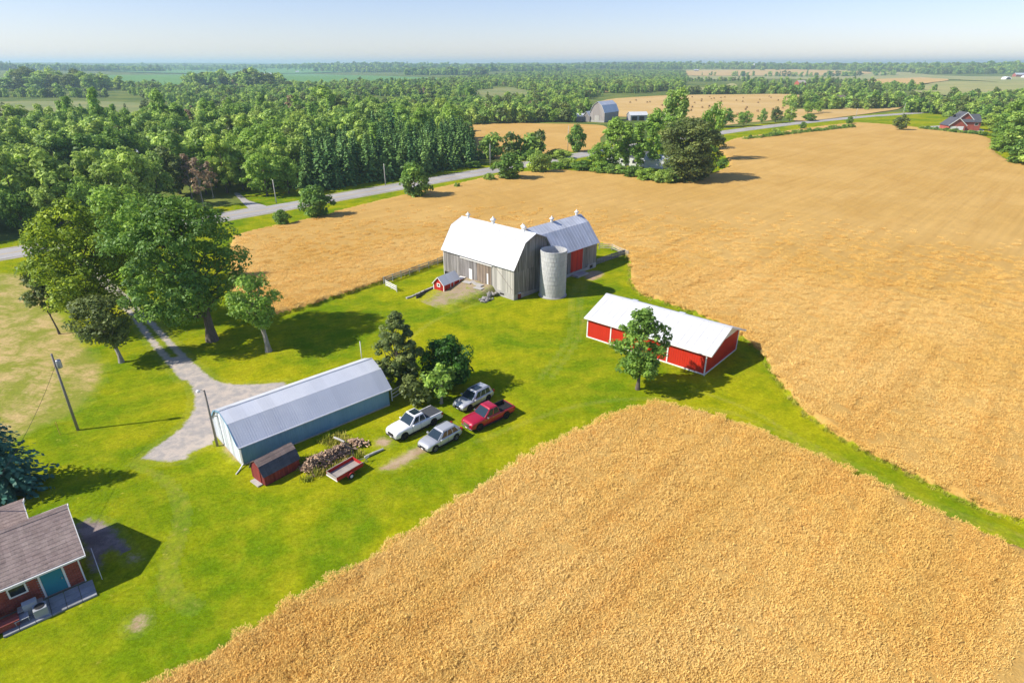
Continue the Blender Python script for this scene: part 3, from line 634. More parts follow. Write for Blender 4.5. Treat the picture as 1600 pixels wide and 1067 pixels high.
MB().box(6.2, 9.2, -1.6, -.2, .0, .32).build('door_ramp', CONCRETE, barn2)
# ---------------- concrete stave silo, roofless
silo = empty('silo', (6.55, 92.2, 0), 0, 'round pale concrete stave silo without a roof', 'silo')
SR, SH = 2.12, 7.55
s = MB(); nst = 30; bands = 10
for b in range(bands):
    for k in range(nst):
        z0, z1 = SH * b / bands + .01, SH * (b + 1) / bands; off = (b % 2) * .5
        a0, a1 = 2 * math.pi * (k + off) / nst + .004, 2 * math.pi * (k + 1 + off) / nst - .004; r0, r1 = SR - .13, SR + rnd.uniform(-.008, .008)
        c0, s0, c1, s1 = math.cos(a0), math.sin(a0), math.cos(a1), math.sin(a1)
        s.hexa([(r0 * c0, r0 * s0, z0), (r1 * c0, r1 * s0, z0), (r1 * c1, r1 * s1, z0), (r0 * c1, r0 * s1, z0), (r0 * c0, r0 * s0, z1), (r1 * c0, r1 * s0, z1), (r1 * c1, r1 * s1, z1), (r0 * c1, r0 * s1, z1)], rnd.uniform(-.09, .08))
tag(s.build('stave_wall', SILOC, silo), kind='stuff')
MB().lathe([(SR - .02, 0), (SR - .02, SH - .03), (SR - .1, SH - .03), (SR - .1, 0)], 40).build('lining', SILOC, silo, True)
for z in np.linspace(.5, SH - .25, 12): MB().lathe([(SR + .012, z), (SR + .032, z + .015), (SR + .012, z + .03)], 40).build('hoop', STEEL, silo, True)
MB().lathe([(SR + .02, -.1), (SR + .16, -.1), (SR + .16, .12), (SR + .0, .14)], 36).build('footing', CONCRETE, silo)
MB().lathe([(0, 4.6), (SR - .14, 4.6)], 30).build('silage_floor', STONE, silo)

# ---------------- long red shed with white roof
rs = empty('red_shed', Vector((23.09, 64.43, 0)) + Vector((math.cos(R(48.9)), math.sin(R(48.9)), 0)) * 9.4, R(138.9), 'long red metal machine shed with white roof behind a maple', 'shed')
W3, L3, E3, RZ = 9.4, 17.0, 3.0, 4.85
MB().prism([(0, .0), (W3, .0), (W3, E3), (W3 / 2, RZ - .06), (0, E3)], 0, L3).build('wall', REDMETAL, rs)
def ribbed(par, axis, c, a0, a1, z0, z1, out, m, pitch=.3):
    r_ = MB(); n = int((a1 - a0) / pitch)
    for i in range(n):
        a = a0 + (i + .5) * (a1 - a0) / n; zz = z1(a) if callable(z1) else z1
        if axis == 'x': r_.box(a - .035, a + .035, min(c, c + out * .022), max(c, c + out * .022), z0, zz, rnd.uniform(-.05, .05))
        else: r_.box(min(c, c + out * .022), max(c, c + out * .022), a - .035, a + .035, z0, zz, rnd.uniform(-.05, .05))
    return tag(r_.build('cladding_ribs', m, par), kind='stuff')
ribbed(rs, 'x', W3, .1, L3 - .1, .15, E3 - .1, 1, REDMETAL); ribbed(rs, 'y', 0, .1, W3 - .1, .15, lambda y: E3 - .05, -1, REDMETAL)
for x in (0, 5.0, 13.3, L3): MB().box(x - .08, x + .08, W3, W3 + .05, 0, E3).build('corner_trim', WHITETRIM, rs)
for y in (.0, W3): MB().box(-.05, .0, y - .10, y + .10, 0, E3).build('corner_trim', WHITETRIM, rs)
MB().box(-.05, L3 + .05, W3 + .002, W3 + .07, 0, .16).build('base_trim', WHITETRIM, rs); MB().box(-.07, -.002, .1, W3 - .1, 0, .16).build('base_trim', WHITETRIM, rs)
MB().box(-.05, L3 + .05, W3 + .002, W3 + .07, E3 - .16, E3).build('eave_trim', WHITETRIM, rs)
MB().face([(-.03, .05, E3), (-.03, W3 - .05, E3), (-.03, W3 / 2, RZ - .06)]).build('gable_panel', WHITETRIM, rs)
for y0, y1, mm in ((-.4, W3 / 2, ROOFWHITE), (W3 + .4, W3 / 2, ROOFWHITE)):
    s = MB(); slope(s, -.75, L3 + .35, y0, E3 - .12, y1, RZ, .9, .06, .035, .03); tag(s.build('roof_slope', mm, rs), kind='stuff')
MB().bar((-.76, W3 / 2, RZ + .07), (L3 + .36, W3 / 2, RZ + .07), .45, .05).build('ridge_cap', ROOFWHITE, rs)
for y0 in (-.42, W3 + .42): MB().bar((-.78, y0, E3 - .16), (-.78, W3 / 2, RZ - .02), .04, .2).build('barge_board', WHITETRIM, rs)
MB().bar((-.76, W3 + .44, E3 - .16), (L3 + .36, W3 + .44, E3 - .16), .07, .14).build('gutter', WHITETRIM, rs)
MB().box(-.14, -.04, W3 + .12, W3 + .22, 0, E3 - .1).build('downpipe', WHITETRIM, rs)
for x in (6.0, 13.0): MB().bar((x, W3 / 2 - 1.2, RZ - .3), (x + .8, W3 / 2 - 1.2, RZ - .3), .5, .12).build('skylight', GALVOLD, rs)
# ---------------- long blue shed
bs = empty('blue_shed', (-25.08, 46.43, 0), R(43.1), 'long blue steel shed with silver roof beside the gravel drive', 'shed')
W4, L4 = 6.73, 16.0; prof4 = [(0, 2.25), (1.6, 3.75), (3.37, 4.4), (5.13, 3.75), (W4, 2.25)]; g4 = gable_fn(prof4)
MB().prism([(0, 0), (W4, 0), (W4, 2.22), (5.13, 3.70), (3.37, 4.34), (1.6, 3.70), (0, 2.22)], 0, L4).build('wall', BLUEWALL, bs)
ribbed(bs, 'x', 0, .1, L4 - .1, .12, 2.2, -1, BLUEWALL, .23)
d = MB(); planks(d, 'y', -.01, .5, W4 - .5, .12, lambda y: min(3.6, g4(y) - .15), -1, .34, (), .004); tag(d.build('sliding_doors', BLUEDOOR, bs), kind='stuff')
d = MB(); planks(d, 'y', 0, 0, W4, .12, lambda y: g4(y) - .05, -1, .34, (), .003); tag(d.build('gable_cladding', BLUEDOOR, bs), kind='stuff')
for x0, y0 in ((-.06, -.03), (-.06, W4 - .05)): MB().box(x0, x0 + .1, y0, y0 + .08, 0, 2.25).build('corner_trim', WHITETRIM, bs)
MB().box(0, L4, -.06, -.025, 0, .14).build('base_board', WOODPALE, bs); MB().box(-.08, -.045, 0, W4, 0, .14).build('base_board', WOODPALE, bs)
for i, (p0, p1) in enumerate(zip(prof4[:-1], prof4[1:])):
    y0, z0 = p0; y1, z1 = p1
    if i == 0: y0 -= .22; z0 -= .24
    if i == 3: y1 += .22; z1 -= .24
    s = MB(); (slope(s, -.15, L4 + .3, y0, z0, y1, z1, .7, .045, .012, .035, 3) if z1 > z0 else slope(s, -.15, L4 + .3, y1, z1, y0, z0, .7, .045, .012, .035, 3)); tag(s.build('roof_slope', GALV, bs), kind='stuff')
MB().tube([(-.16, 3.37, 4.45), (L4 + .3, 3.37, 4.45)], .07, 6).build('ridge_cap', GALV, bs)
MB().bar((-.16, -.27, 2.04), (L4 + .3, -.27, 2.04), .09, .1).build('gutter', GALVOLD, bs)
MB().tube([(-.02, -.25, 2.0), (.05, -.1, 1.8), (.05, -.1, .25), (-.5, -.55, .08), (-1.0, -1.0, .06)], .06, 8).build('downpipe', WHITETRIM, bs)
for yy in (1.9, 4.85): MB().bar((-.05, yy, 1.9), (-.05, yy, 3.7), .06, .06).build('door_post', WHITETRIM, bs)
for (ya, za), (yb, zb_) in zip(prof4[:-1], prof4[1:]): MB().bar((-.18, ya, za - .02), (-.18, yb, zb_ - .02), .04, .16).build('barge_board', BLUEWALL, bs)
# ---------------- small faded gambrel garden shed
gs = empty('garden_shed', (-21.8, 43.33, 0), R(51.1), 'small faded red gambrel shed between blue shed and woodpile', 'shed')
W5, L5 = 2.2, 3.5; prof5 = [(0, 1.12), (.5, 1.88), (1.1, 2.28), (1.7, 1.88), (2.2, 1.12)]; g5 = gable_fn(prof5)
MB().prism([(.03, 0), (W5 - .03, 0), (W5 - .03, 1.1), (1.7, 1.86), (1.1, 2.25), (.5, 1.86), (.03, 1.1)], .03, L5 - .03).build('wall', WOODDARK, gs)
d = MB(); planks(d, 'x', .03, 0, L5, .06, 1.12, -1, .16, (), .01); planks(d, 'y', .03, 0, W5, .06, lambda y: g5(y) - .03, -1, .16, (), .01); planks(d, 'y', L5 - .03, 0, W5, .06, lambda y: g5(y) - .03, 1, .16); tag(d.build('board_wall', REDOLD, gs), kind='stuff')
for i, (p0, p1) in enumerate(zip(prof5[:-1], prof5[1:])):
    y0, z0 = p0; y1, z1 = p1
    if i == 0: y0 -= .08; z0 -= .12
    if i == 3: y1 += .08; z1 -= .12
    s = MB(); (slope(s, -.12, L5 + .12, y0, z0, y1, z1, .45, .025, 0, .12, 1, 5) if z1 > z0 else slope(s, -.12, L5 + .12, y1, z1, y0, z0, .45, .025, 0, .12, 1, 5)); tag(s.build('roof_slope', SHINGD if i in (0, 3) else SHINGB, gs), kind='stuff')
MB().box(-.5, -.05, .4, 1.7, .0, .12).build('door_step', WOODPALE, gs)
MB().box(-.06, -.02, .55, 1.65, .1, 1.7).build('door', REDOLD, gs)
# ---------------- little red shed by the barn ramp
rsh = empty('red_shed', (-11.0, 92.4, 0), R(55.5), 'little red shed with white trim next to the barn ramp', 'shed')
W6, L6 = 2.15, 4.0; prof6 = [(0, 1.65), (1.07, 2.75), (W6, 1.65)]; g6 = gable_fn(prof6)
d = MB(); planks(d, 'y', 0, 0, W6, .2, lambda y: g6(y) - .05, -1, .18, (), .006); planks(d, 'x', 0, 0, L6, .1, 1.62, -1, .18, (), .006); planks(d, 'x', W6, 0, L6, .1, 1.62, 1, .18); tag(d.build('board_wall', REDPAINT, rsh), kind='stuff')
MB().prism([(.01, .05), (W6 - .01, .05), (W6 - .01, 1.6), (1.07, 2.7), (.01, 1.6)], .01, L6).build('wall', REDPAINT, rsh)
MB().prism([(.0, .05), (1.0, .05), (1.0, 1.35), (0, 1.35)], L6, 5.5).build('lean_to', REDPAINT, rsh)
MB().box(L6 - .1, 5.6, -.1, 1.1, 1.35, 1.42).build('lean_to_roof', WHITETRIM, rsh); MB().box(5.5, 5.56, -.04, .06, .1, 1.35).build('corner_trim', WHITETRIM, rsh)
for y0, y1 in ((-.15, 1.07), (W6 + .15, 1.07)):
    s = MB(); slope(s, -.2, L6 + .15, y0, 1.5, y1, 2.75, .6, .04, .015, .04); tag(s.build('roof_slope', GALV, rsh), kind='stuff')
    MB().bar((-.22, y0, 1.5), (-.22, y1, 2.75), .05, .12).build('barge_board', WHITETRIM, rsh)
for y in (0, W6): MB().box(-.06, -.02, y - .07, y + .07, .05, 1.62).build('corner_trim', WHITETRIM, rsh)
MB().box(-.07, -.02, 0, W6, .02, .2).build('base_trim', WHITETRIM, rsh); window(rsh, 'y', -.05, .85, 1.25, 1.25, 1.55, -1, .14)
for x in (1.6, 2.4, 3.9): MB().box(x, x + .12, -.07, -.03, .1, 1.6).build('door_trim', WHITETRIM, rsh)
# ---------------- earth ramp to the barn doors with retaining wall and boulders
def lw(l): return barn.matrix_basis @ Vector(l)
bpy.context.view_layer.update()
def ramp_mesh():
    nx_, ny_ = 44, 44; V = []; F = []
    for i in range(nx_ + 1):
        for j in range(ny_ + 1):
            x = 3.2 + 10.2 * i / nx_; y = W1 + .06 + 11.0 * j / ny_; e = min(1, (x - 3.2) / 1.6); e2 = min(1, (13.4 - x) / 1.2); k = max(0, 1 - j / ny_)
            z = 1.22 * (k ** 1.2) * (e * e * (3 - 2 * e)) * (e2 * e2 * (3 - 2 * e2)); z += .06 * math.sin(x * 2.1 + y) * k
            V.append((x, y, z + .05 - .09 * (1 - min(e, e2, k * 4, 1)))); 
    for i in range(nx_):
        for j in range(ny_): a = i * (ny_ + 1) + j; F.append((a, a + 1, a + ny_ + 2, a + ny_ + 1))
    me = np_mesh('earth_ramp', np.array(V), np.array(F)); a = me.attributes.new('sd', 'FLOAT', 'POINT')
    vv = np.array(V); a.data.foreach_set('value', (1.5 - np.abs(vv[:, 0] - 8.2) * .34 - (vv[:, 1] - W1) * .11).astype(np.float32)); return me
RAMPM = mat_blend('ramp_soil', (.30, .25, .14), (.36, .27, .19), 3.0, .6, 1.0, .60, .5)
o = link('earth_ramp', ramp_mesh(), RAMPM, None, True); o.matrix_world = barn.matrix_basis.copy(); o['kind'] = 'structure'
rw = empty('retaining_wall', lw((12.7, W1, 0)), mb_rot, 'low pale retaining wall of blocks edging the barn ramp', 'wall')
for k in range(18):
    y = .15 + k * .62; h = 1.25 * max(.12, 1 - k / 18) ** 1.1 + .12
    MB().box(-.16 + rnd.uniform(-.03, .03) + .03 * k * .35, .16 + rnd.uniform(-.03, .03) + .03 * k * .35, y, y + .59, -.05, h, rnd.uniform(-.15, .1)).build('block', CONCRETE, rw, False, .04)
def rock(seed, r):
    bm = bmesh.new(); bmesh.ops.create_icosphere(bm, subdivisions=2, radius=r); rg = random.Random(seed); k = Vector((rg.uniform(.7, 1.2), rg.uniform(.7, 1.2), rg.uniform(.5, .85)))
    ph = [rg.uniform(0, 6) for _ in range(3)]
    for v in bm.verts: f_ = 1 + .16 * math.sin(v.co.x / r * 3 + ph[0]) + .14 * math.sin(v.co.y / r * 4 + ph[1]) + .1 * math.sin(v.co.z / r * 5 + ph[2]); v.co = Vector((v.co.x * k.x, v.co.y * k.y, v.co.z * k.z)) * f_
    me = bpy.data.meshes.new('rock'); bm.to_mesh(me); bm.free(); return me
ROCKS = [rock(s, .32) for s in range(5)]
DARKSTONE = mat('dark_boulder', (.10, .09, .085), .95, (.16, .15, .14), 3, .3)
for k in range(26):
    x = rnd.uniform(2.6, 4.5); y = W1 + rnd.uniform(.5, 4.4); me = ROCKS[k % 5].copy() if k < 5 else ROCKS[k % 5]
    o = link('boulder', ROCKS[k % 5], STONE if k % 3 else STONE); s_ = rnd.uniform(.7, 1.5); o.scale = (s_, s_, s_); o.location = lw((x, y, .12 + max(0, .8 - (y - W1) * .2) * max(0, (x - 2.4) / 2.4))); o.rotation_euler = (rnd.uniform(0, 1), rnd.uniform(0, 1), rnd.uniform(0, 6))
    tag(o, 'rough grey boulder heaped at the side of the barn ramp', 'boulder', 'boulders beside the barn ramp')
for k, (x, y) in enumerate(((7.0, 1.0), (8.3, .8), (9.3, 1.3), (6.0, 1.9))):
    o = MB().box(-.9, .9, -.45, .45, 0, .12).build('stone_slab', CONCRETE, None, False, .03); o.location = lw((x, W1 + y, 1.22 - y * .1)); o.rotation_euler = (R(rnd.uniform(-4, 4)), R(rnd.uniform(-3, 3)), mb_rot + rnd.uniform(-.3, .3))
    tag(o, 'flat pale stone slab lying before the big barn doors', 'slab', 'stone slabs at the barn doors')
rb = empty('fuel_tank', at(810, 466), R(46), 'small rusty red tank standing at the barn corner', 'tank')
RUST = mat('rusty_red', (.20, .035, .025), .8, (.14, .035, .02), 3, .3)
MB().lathe([(0, .05), (.42, .05), (.45, .1), (.45, .85), (.42, .9), (0, .9)], 16).build('drum', RUST, rb, False)
MB().lathe([(.0, .9), (.44, .9), (.44, .95), (0, .96)], 16).build('lid', WHITETRIM, rb)
# ---------------- fences
def rail_fence(name, pts, label, m, rails=(.45, .8, 1.15), sp=2.4, ph=1.3, rw_=.04, rh=.13, board=False):
    pts = [Vector((q[0], q[1], 0)) for q in pts]; root = empty(name, pts[0], 0, label, 'fence'); o0 = pts[0]
    for a, b in zip(pts[:-1], pts[1:]):
        L = (b - a).length; n = max(1, round(L / sp))
        for k in range(n + 1):
            p_ = a.lerp(b, k / n) - o0
            if k == n and b is not pts[-1]: continue
            MB().box(p_.x - .06, p_.x + .06, p_.y - .06, p_.y + .06, -.05, ph + rnd.uniform(-.05, .08), rnd.uniform(-.1, .1)).build('post', m, root)
        for k in range(n):
            p0, p1 = a.lerp(b, k / n) - o0, a.lerp(b, (k + 1) / n) - o0
            for r_ in rails: MB().bar(p0 + Vector((0, 0, r_ + rnd.uniform(-.03, .03))), p1 + Vector((0, 0, r_ + rnd.uniform(-.03, .03))), rw_, rh, rnd.uniform(-.1, .1)).build('rail', m, root)
    return root
W2D = lambda *px: [tuple(at(*q))[:2] for q in px]
rail_fence('rail_fence', W2D((600, 444), (640, 430), (698, 409)), 'pale rail fence between the wheat and the barn lawn', WOODPALE)
rail_fence('rail_fence', W2D((936, 390), (956, 391), (981, 402)), 'grey rail fence behind the red-doored barn', WOODPALE)
rail_fence('board_fence', W2D((932, 414), (955, 406), (976, 399)), 'low dark board fence running from the red-doored barn', WOODGREY, (.2, .42, .64, .86, 1.08), 2.2, 1.25, .03, .19)
rail_fence('field_gate', W2D((603, 447), (620, 456)), 'short white rail gate standing in the lawn', WHITETRIM, (.3, .62, .94), 2.2, 1.1, .04, .16)
rail_fence('board_fence', W2D((651, 467), (664, 460), (679, 455)), 'low dark board fence before the little red shed', mat('dark_fence_boards', (.10, .095, .095), .9, None, 2, .2), (.1, .27, .44, .61), 1.4, .8, .05, .16)
rail_fence('rail_fence', W2D((613, 626), (636, 612)), 'white rail fence at the end of the blue shed', WHITETRIM, (.35, .8, 1.2), 2.0, 1.3)
# ---------------- brick bungalow in the corner
hr = R(41.7); hx = Vector((math.cos(hr), math.sin(hr), 0)); hy = Vector((-math.sin(hr), math.cos(hr), 0))
HO = Vector((-30.79, 32.54, 0)); house = empty('brick_bungalow', HO, hr, 'red brick bungalow with brown shingle roof in the near corner', 'house')
HW, HL, HE, HRZ = 6.3, 13.0, 2.75, 4.55
bp = MB()
def brick_wall(mb, axis, c, s0, s1, z0, z1, out, skip=(), bl=.30, bh=.11):
    z = z0; k = 0
    while z < z1 - .02:
        ze = min(z + bh, z1); s = s0 - (k % 2) * bl * .5
        while s < s1:
            a, b = max(s, s0), min(s + bl, s1); s += bl
            if b - a < .03: continue
            m_ = (a + b) / 2; zm = (z + ze) / 2
            if any(q[0] < m_ < q[1] and q[2] < zm < q[3] for q in skip): continue
            d = .018 + rnd.uniform(0, .008); lo_, hi_ = min(c, c + out * d), max(c, c + out * d)
            if axis == 'x': mb.box(a, b - .012, lo_, hi_, z, ze - .012, rnd.uniform(-.22, .2))
            else: mb.box(lo_, hi_, a, b - .012, z, ze - .012, rnd.uniform(-.22, .2))
        z = ze; k += 1
MORTAR = mat('mortar', (.30, .24, .21), .95, None, 4, .1)
MB().prism([(0, -.1), (HW, -.1), (HW, HE), (HW / 2, HRZ - .1), (0, HE)], -HL, 0).build('wall', MORTAR, house)
brick_wall(bp, 'x', 0, -HL, 0, .15, HE - .2, -1, [(-2.35, -.95, .2, 2.3), (-4.1, -3.05, 1.25, 2.1), (-7.4, -6.3, 1.25, 2.1), (-7.6, -6.2, .12, .55)]); brick_wall(bp, 'y', 0, 0, HW, .15, HE - .2, 1)
tag(bp.build('brickwork', BRICKM, house), kind='stuff')
dr = panel('x', -.01, -2.25, -1.05, .22, 2.25, -1, .05).build('door', TEAL, house); MB().box(-1.2, -1.14, -.12, -.06, 1.15, 1.3).build('handle', STEEL, dr)
for x in (-2.33, -.97): panel('x', -.0, x - .06, x + .06, .2, 2.35, -1, .07).build('door_frame', WHITETRIM, house)
window(house, 'x', -.02, -4.0, -3.15, 1.35, 2.0, -1, .1); window(house, 'x', -.02, -7.3, -6.4, 1.35, 2.0, -1, .1); window(house, 'x', -.02, -7.5, -6.3, .2, .45, -1, .08)
panel('x', -.0, -.06, .03, .1, HE - .2, -1, .06).build('corner_trim', WHITETRIM, house)
OV = .45
for y0, y1 in ((-OV, HW / 2), (HW + OV, HW / 2)):
    s = MB(); slope(s, -HL - .4, OV, y0, HE - .18, y1, HRZ, .34, .03, 0, .11, 1, 26); tag(s.build('roof_shingles', SHING, house), kind='stuff')
    MB().prism([(y0, HE - .36), (y1, HRZ - .2), (y1, HRZ - .02), (y0, HE - .2)] if y0 < y1 else [(y1, HRZ - .2), (y0, HE - .36), (y0, HE - .2), (y1, HRZ - .02)], -HL - .35, OV - .03).build('roof_deck', WHITETRIM, house)
    MB().bar((OV + .03, y0, HE - .24), (OV + .03, y1, HRZ - .04), .05, .2).build('barge_board', WHITETRIM, house)
MB().bar((-HL - .4, -OV - .06, HE - .26), (OV + .05, -OV - .06, HE - .26), .12, .13).build('gutter', WHITETRIM, house); MB().bar((-HL - .4, HW + OV + .06, HE - .26), (OV + .05, HW + OV + .06, HE - .26), .12, .13).build('gutter', WHITETRIM, house)
cap = MB(); slope(cap, -HL - .4, OV, HW / 2 - .16, HRZ - .05, HW / 2, HRZ + .05, .3, .03, 0, .12); slope(cap, -HL - .4, OV, HW / 2 + .16, HRZ - .05, HW / 2, HRZ + .05, .3, .03, 0, .12); tag(cap.build('ridge_shingles', SHING, house), kind='stuff')
# wing behind
wc = at(47, 822, 2.5); wing = empty('garage_wing', (wc.x, wc.y, 0) , hr, 'shingled wing with white gutter behind the brick bungalow', 'house')
WW, WL = 4.2, 9.0
MB().prism([(.35, -.1), (WW - .35, -.1), (WW - .35, 2.45), (WW / 2, 3.3), (.35, 2.45)], -WL, -.35).build('wall', BRICKM, wing)
for y0, y1 in ((0, WW / 2), (WW, WW / 2)):
    s = MB(); slope(s, -WL, 0, y0, 2.5, y1, 3.45, .34, .03, 0, .11, 1, 16); tag(s.build('roof_shingles', SHING, wing), kind='stuff')
    MB().bar((.03, y0, 2.44), (.03, y1, 3.4), .05, .2).build('barge_board', WHITETRIM, wing)
MB().bar((-WL, -.06, 2.42), (.05, -.06, 2.42), .12, .13).build('gutter', WHITETRIM, wing)
mast = MB(); mast.tube([(-1.6, WW / 2, 3.2), (-1.75, WW / 2 + .1, 5.0)], .035, 6); mast.build('service_mast', STEEL, wing)
# patio of concrete slabs, and what stands on it
patio = empty('patio', HO + hx * .05 - hy * .1, hr, None, None); patio['kind'] = 'structure'
SLAB = mat('patio_slab', (.33, .34, .35), .9, (.25, .26, .27), 1.2, .25, fine=.2, fscale=10)
for i in range(6):
    for j in range(3):
        x0 = -4.95 + i * .88; y0 = -1.95 + j * .62; MB().box(x0, x0 + .85, y0, y0 + .595, 0, .13 + rnd.uniform(0, .02), rnd.uniform(-.2, .2)).build('slab', SLAB, patio, False, .015)
def on_patio(x, y): return HO + hx * x + hy * y
bx_ = empty('storage_box', on_patio(-4.7, -1.25), hr, 'dull red storage box against the brick bungalow', 'box'); REDBOX = mat('red_plastic', (.26, .06, .05), .6, None, 2, .15)
MB().box(-.75, .75, -.35, .35, .13, .55).build('bin', REDBOX, bx_, False, .03); MB().prism([(-.4, .56), (.4, .56), (.4, .64), (-.1, .74), (-.4, .62)], -.8, .8).build('lid', REDBOX, bx_)
gr = empty('gas_grill', on_patio(-3.2, -.85), hr, 'grey covered grill standing on the patio slabs', 'grill'); GRCOV = mat('grey_cover', (.34, .36, .38), .8, None, 2, .15)
MB().prism([(-.3, .75), (.3, .75), (.3, 1.0), (.1, 1.15), (-.25, 1.05)], -.4, .4).build('hood', GRCOV, gr, False, .03); MB().box(-.7, .7, -.27, .27, .70, .76).build('side_shelf', STEEL, gr); MB().box(-.38, .38, -.25, .25, .15, .7).build('cabinet', GRCOV, gr)
ac = empty('air_conditioner', on_patio(-2.75, -1.45), hr, 'pale boxy air conditioner unit near the teal door', 'air conditioner'); MB().box(-.38, .38, -.38, .38, .14, .8).build('case', GRCOV, ac, False, .03); MB().lathe([(0, .81), (.3, .81), (.3, .83), (.26, .84), (0, .84)], 16).build('fan_grille', BLACKP, ac); MB().box(-.44, .44, -.44, .44, .12, .16).build('pad', CONCRETE, ac)
pt = empty('patio_table', on_patio(-3.75, -1.4), hr, 'low grey table on the patio beside the red box', 'table'); MB().box(-.45, .35, -.3, .3, .5, .54).build('table_top', GRCOV, pt, False, .01)
for sx in (-.4, .3):
    for sy in (-.25, .25): MB().box(sx - .02, sx + .02, sy - .02, sy + .02, .13, .5).build('leg', STEEL, pt)
# washing pole line beside the gable
cl = empty('handrail', on_patio(.9, 1.0), hr, 'thin white handrail beside the bungalow gable', 'handrail'); MB().bar((0, -1.6, .95), (0, 1.2, 1.0), .05).build('rail', WHITETRIM, cl)
for y in (-1.55, -.2, 1.15): MB().bar((0, y, 0), (0, y, .96), .04).build('post', WHITETRIM, cl)
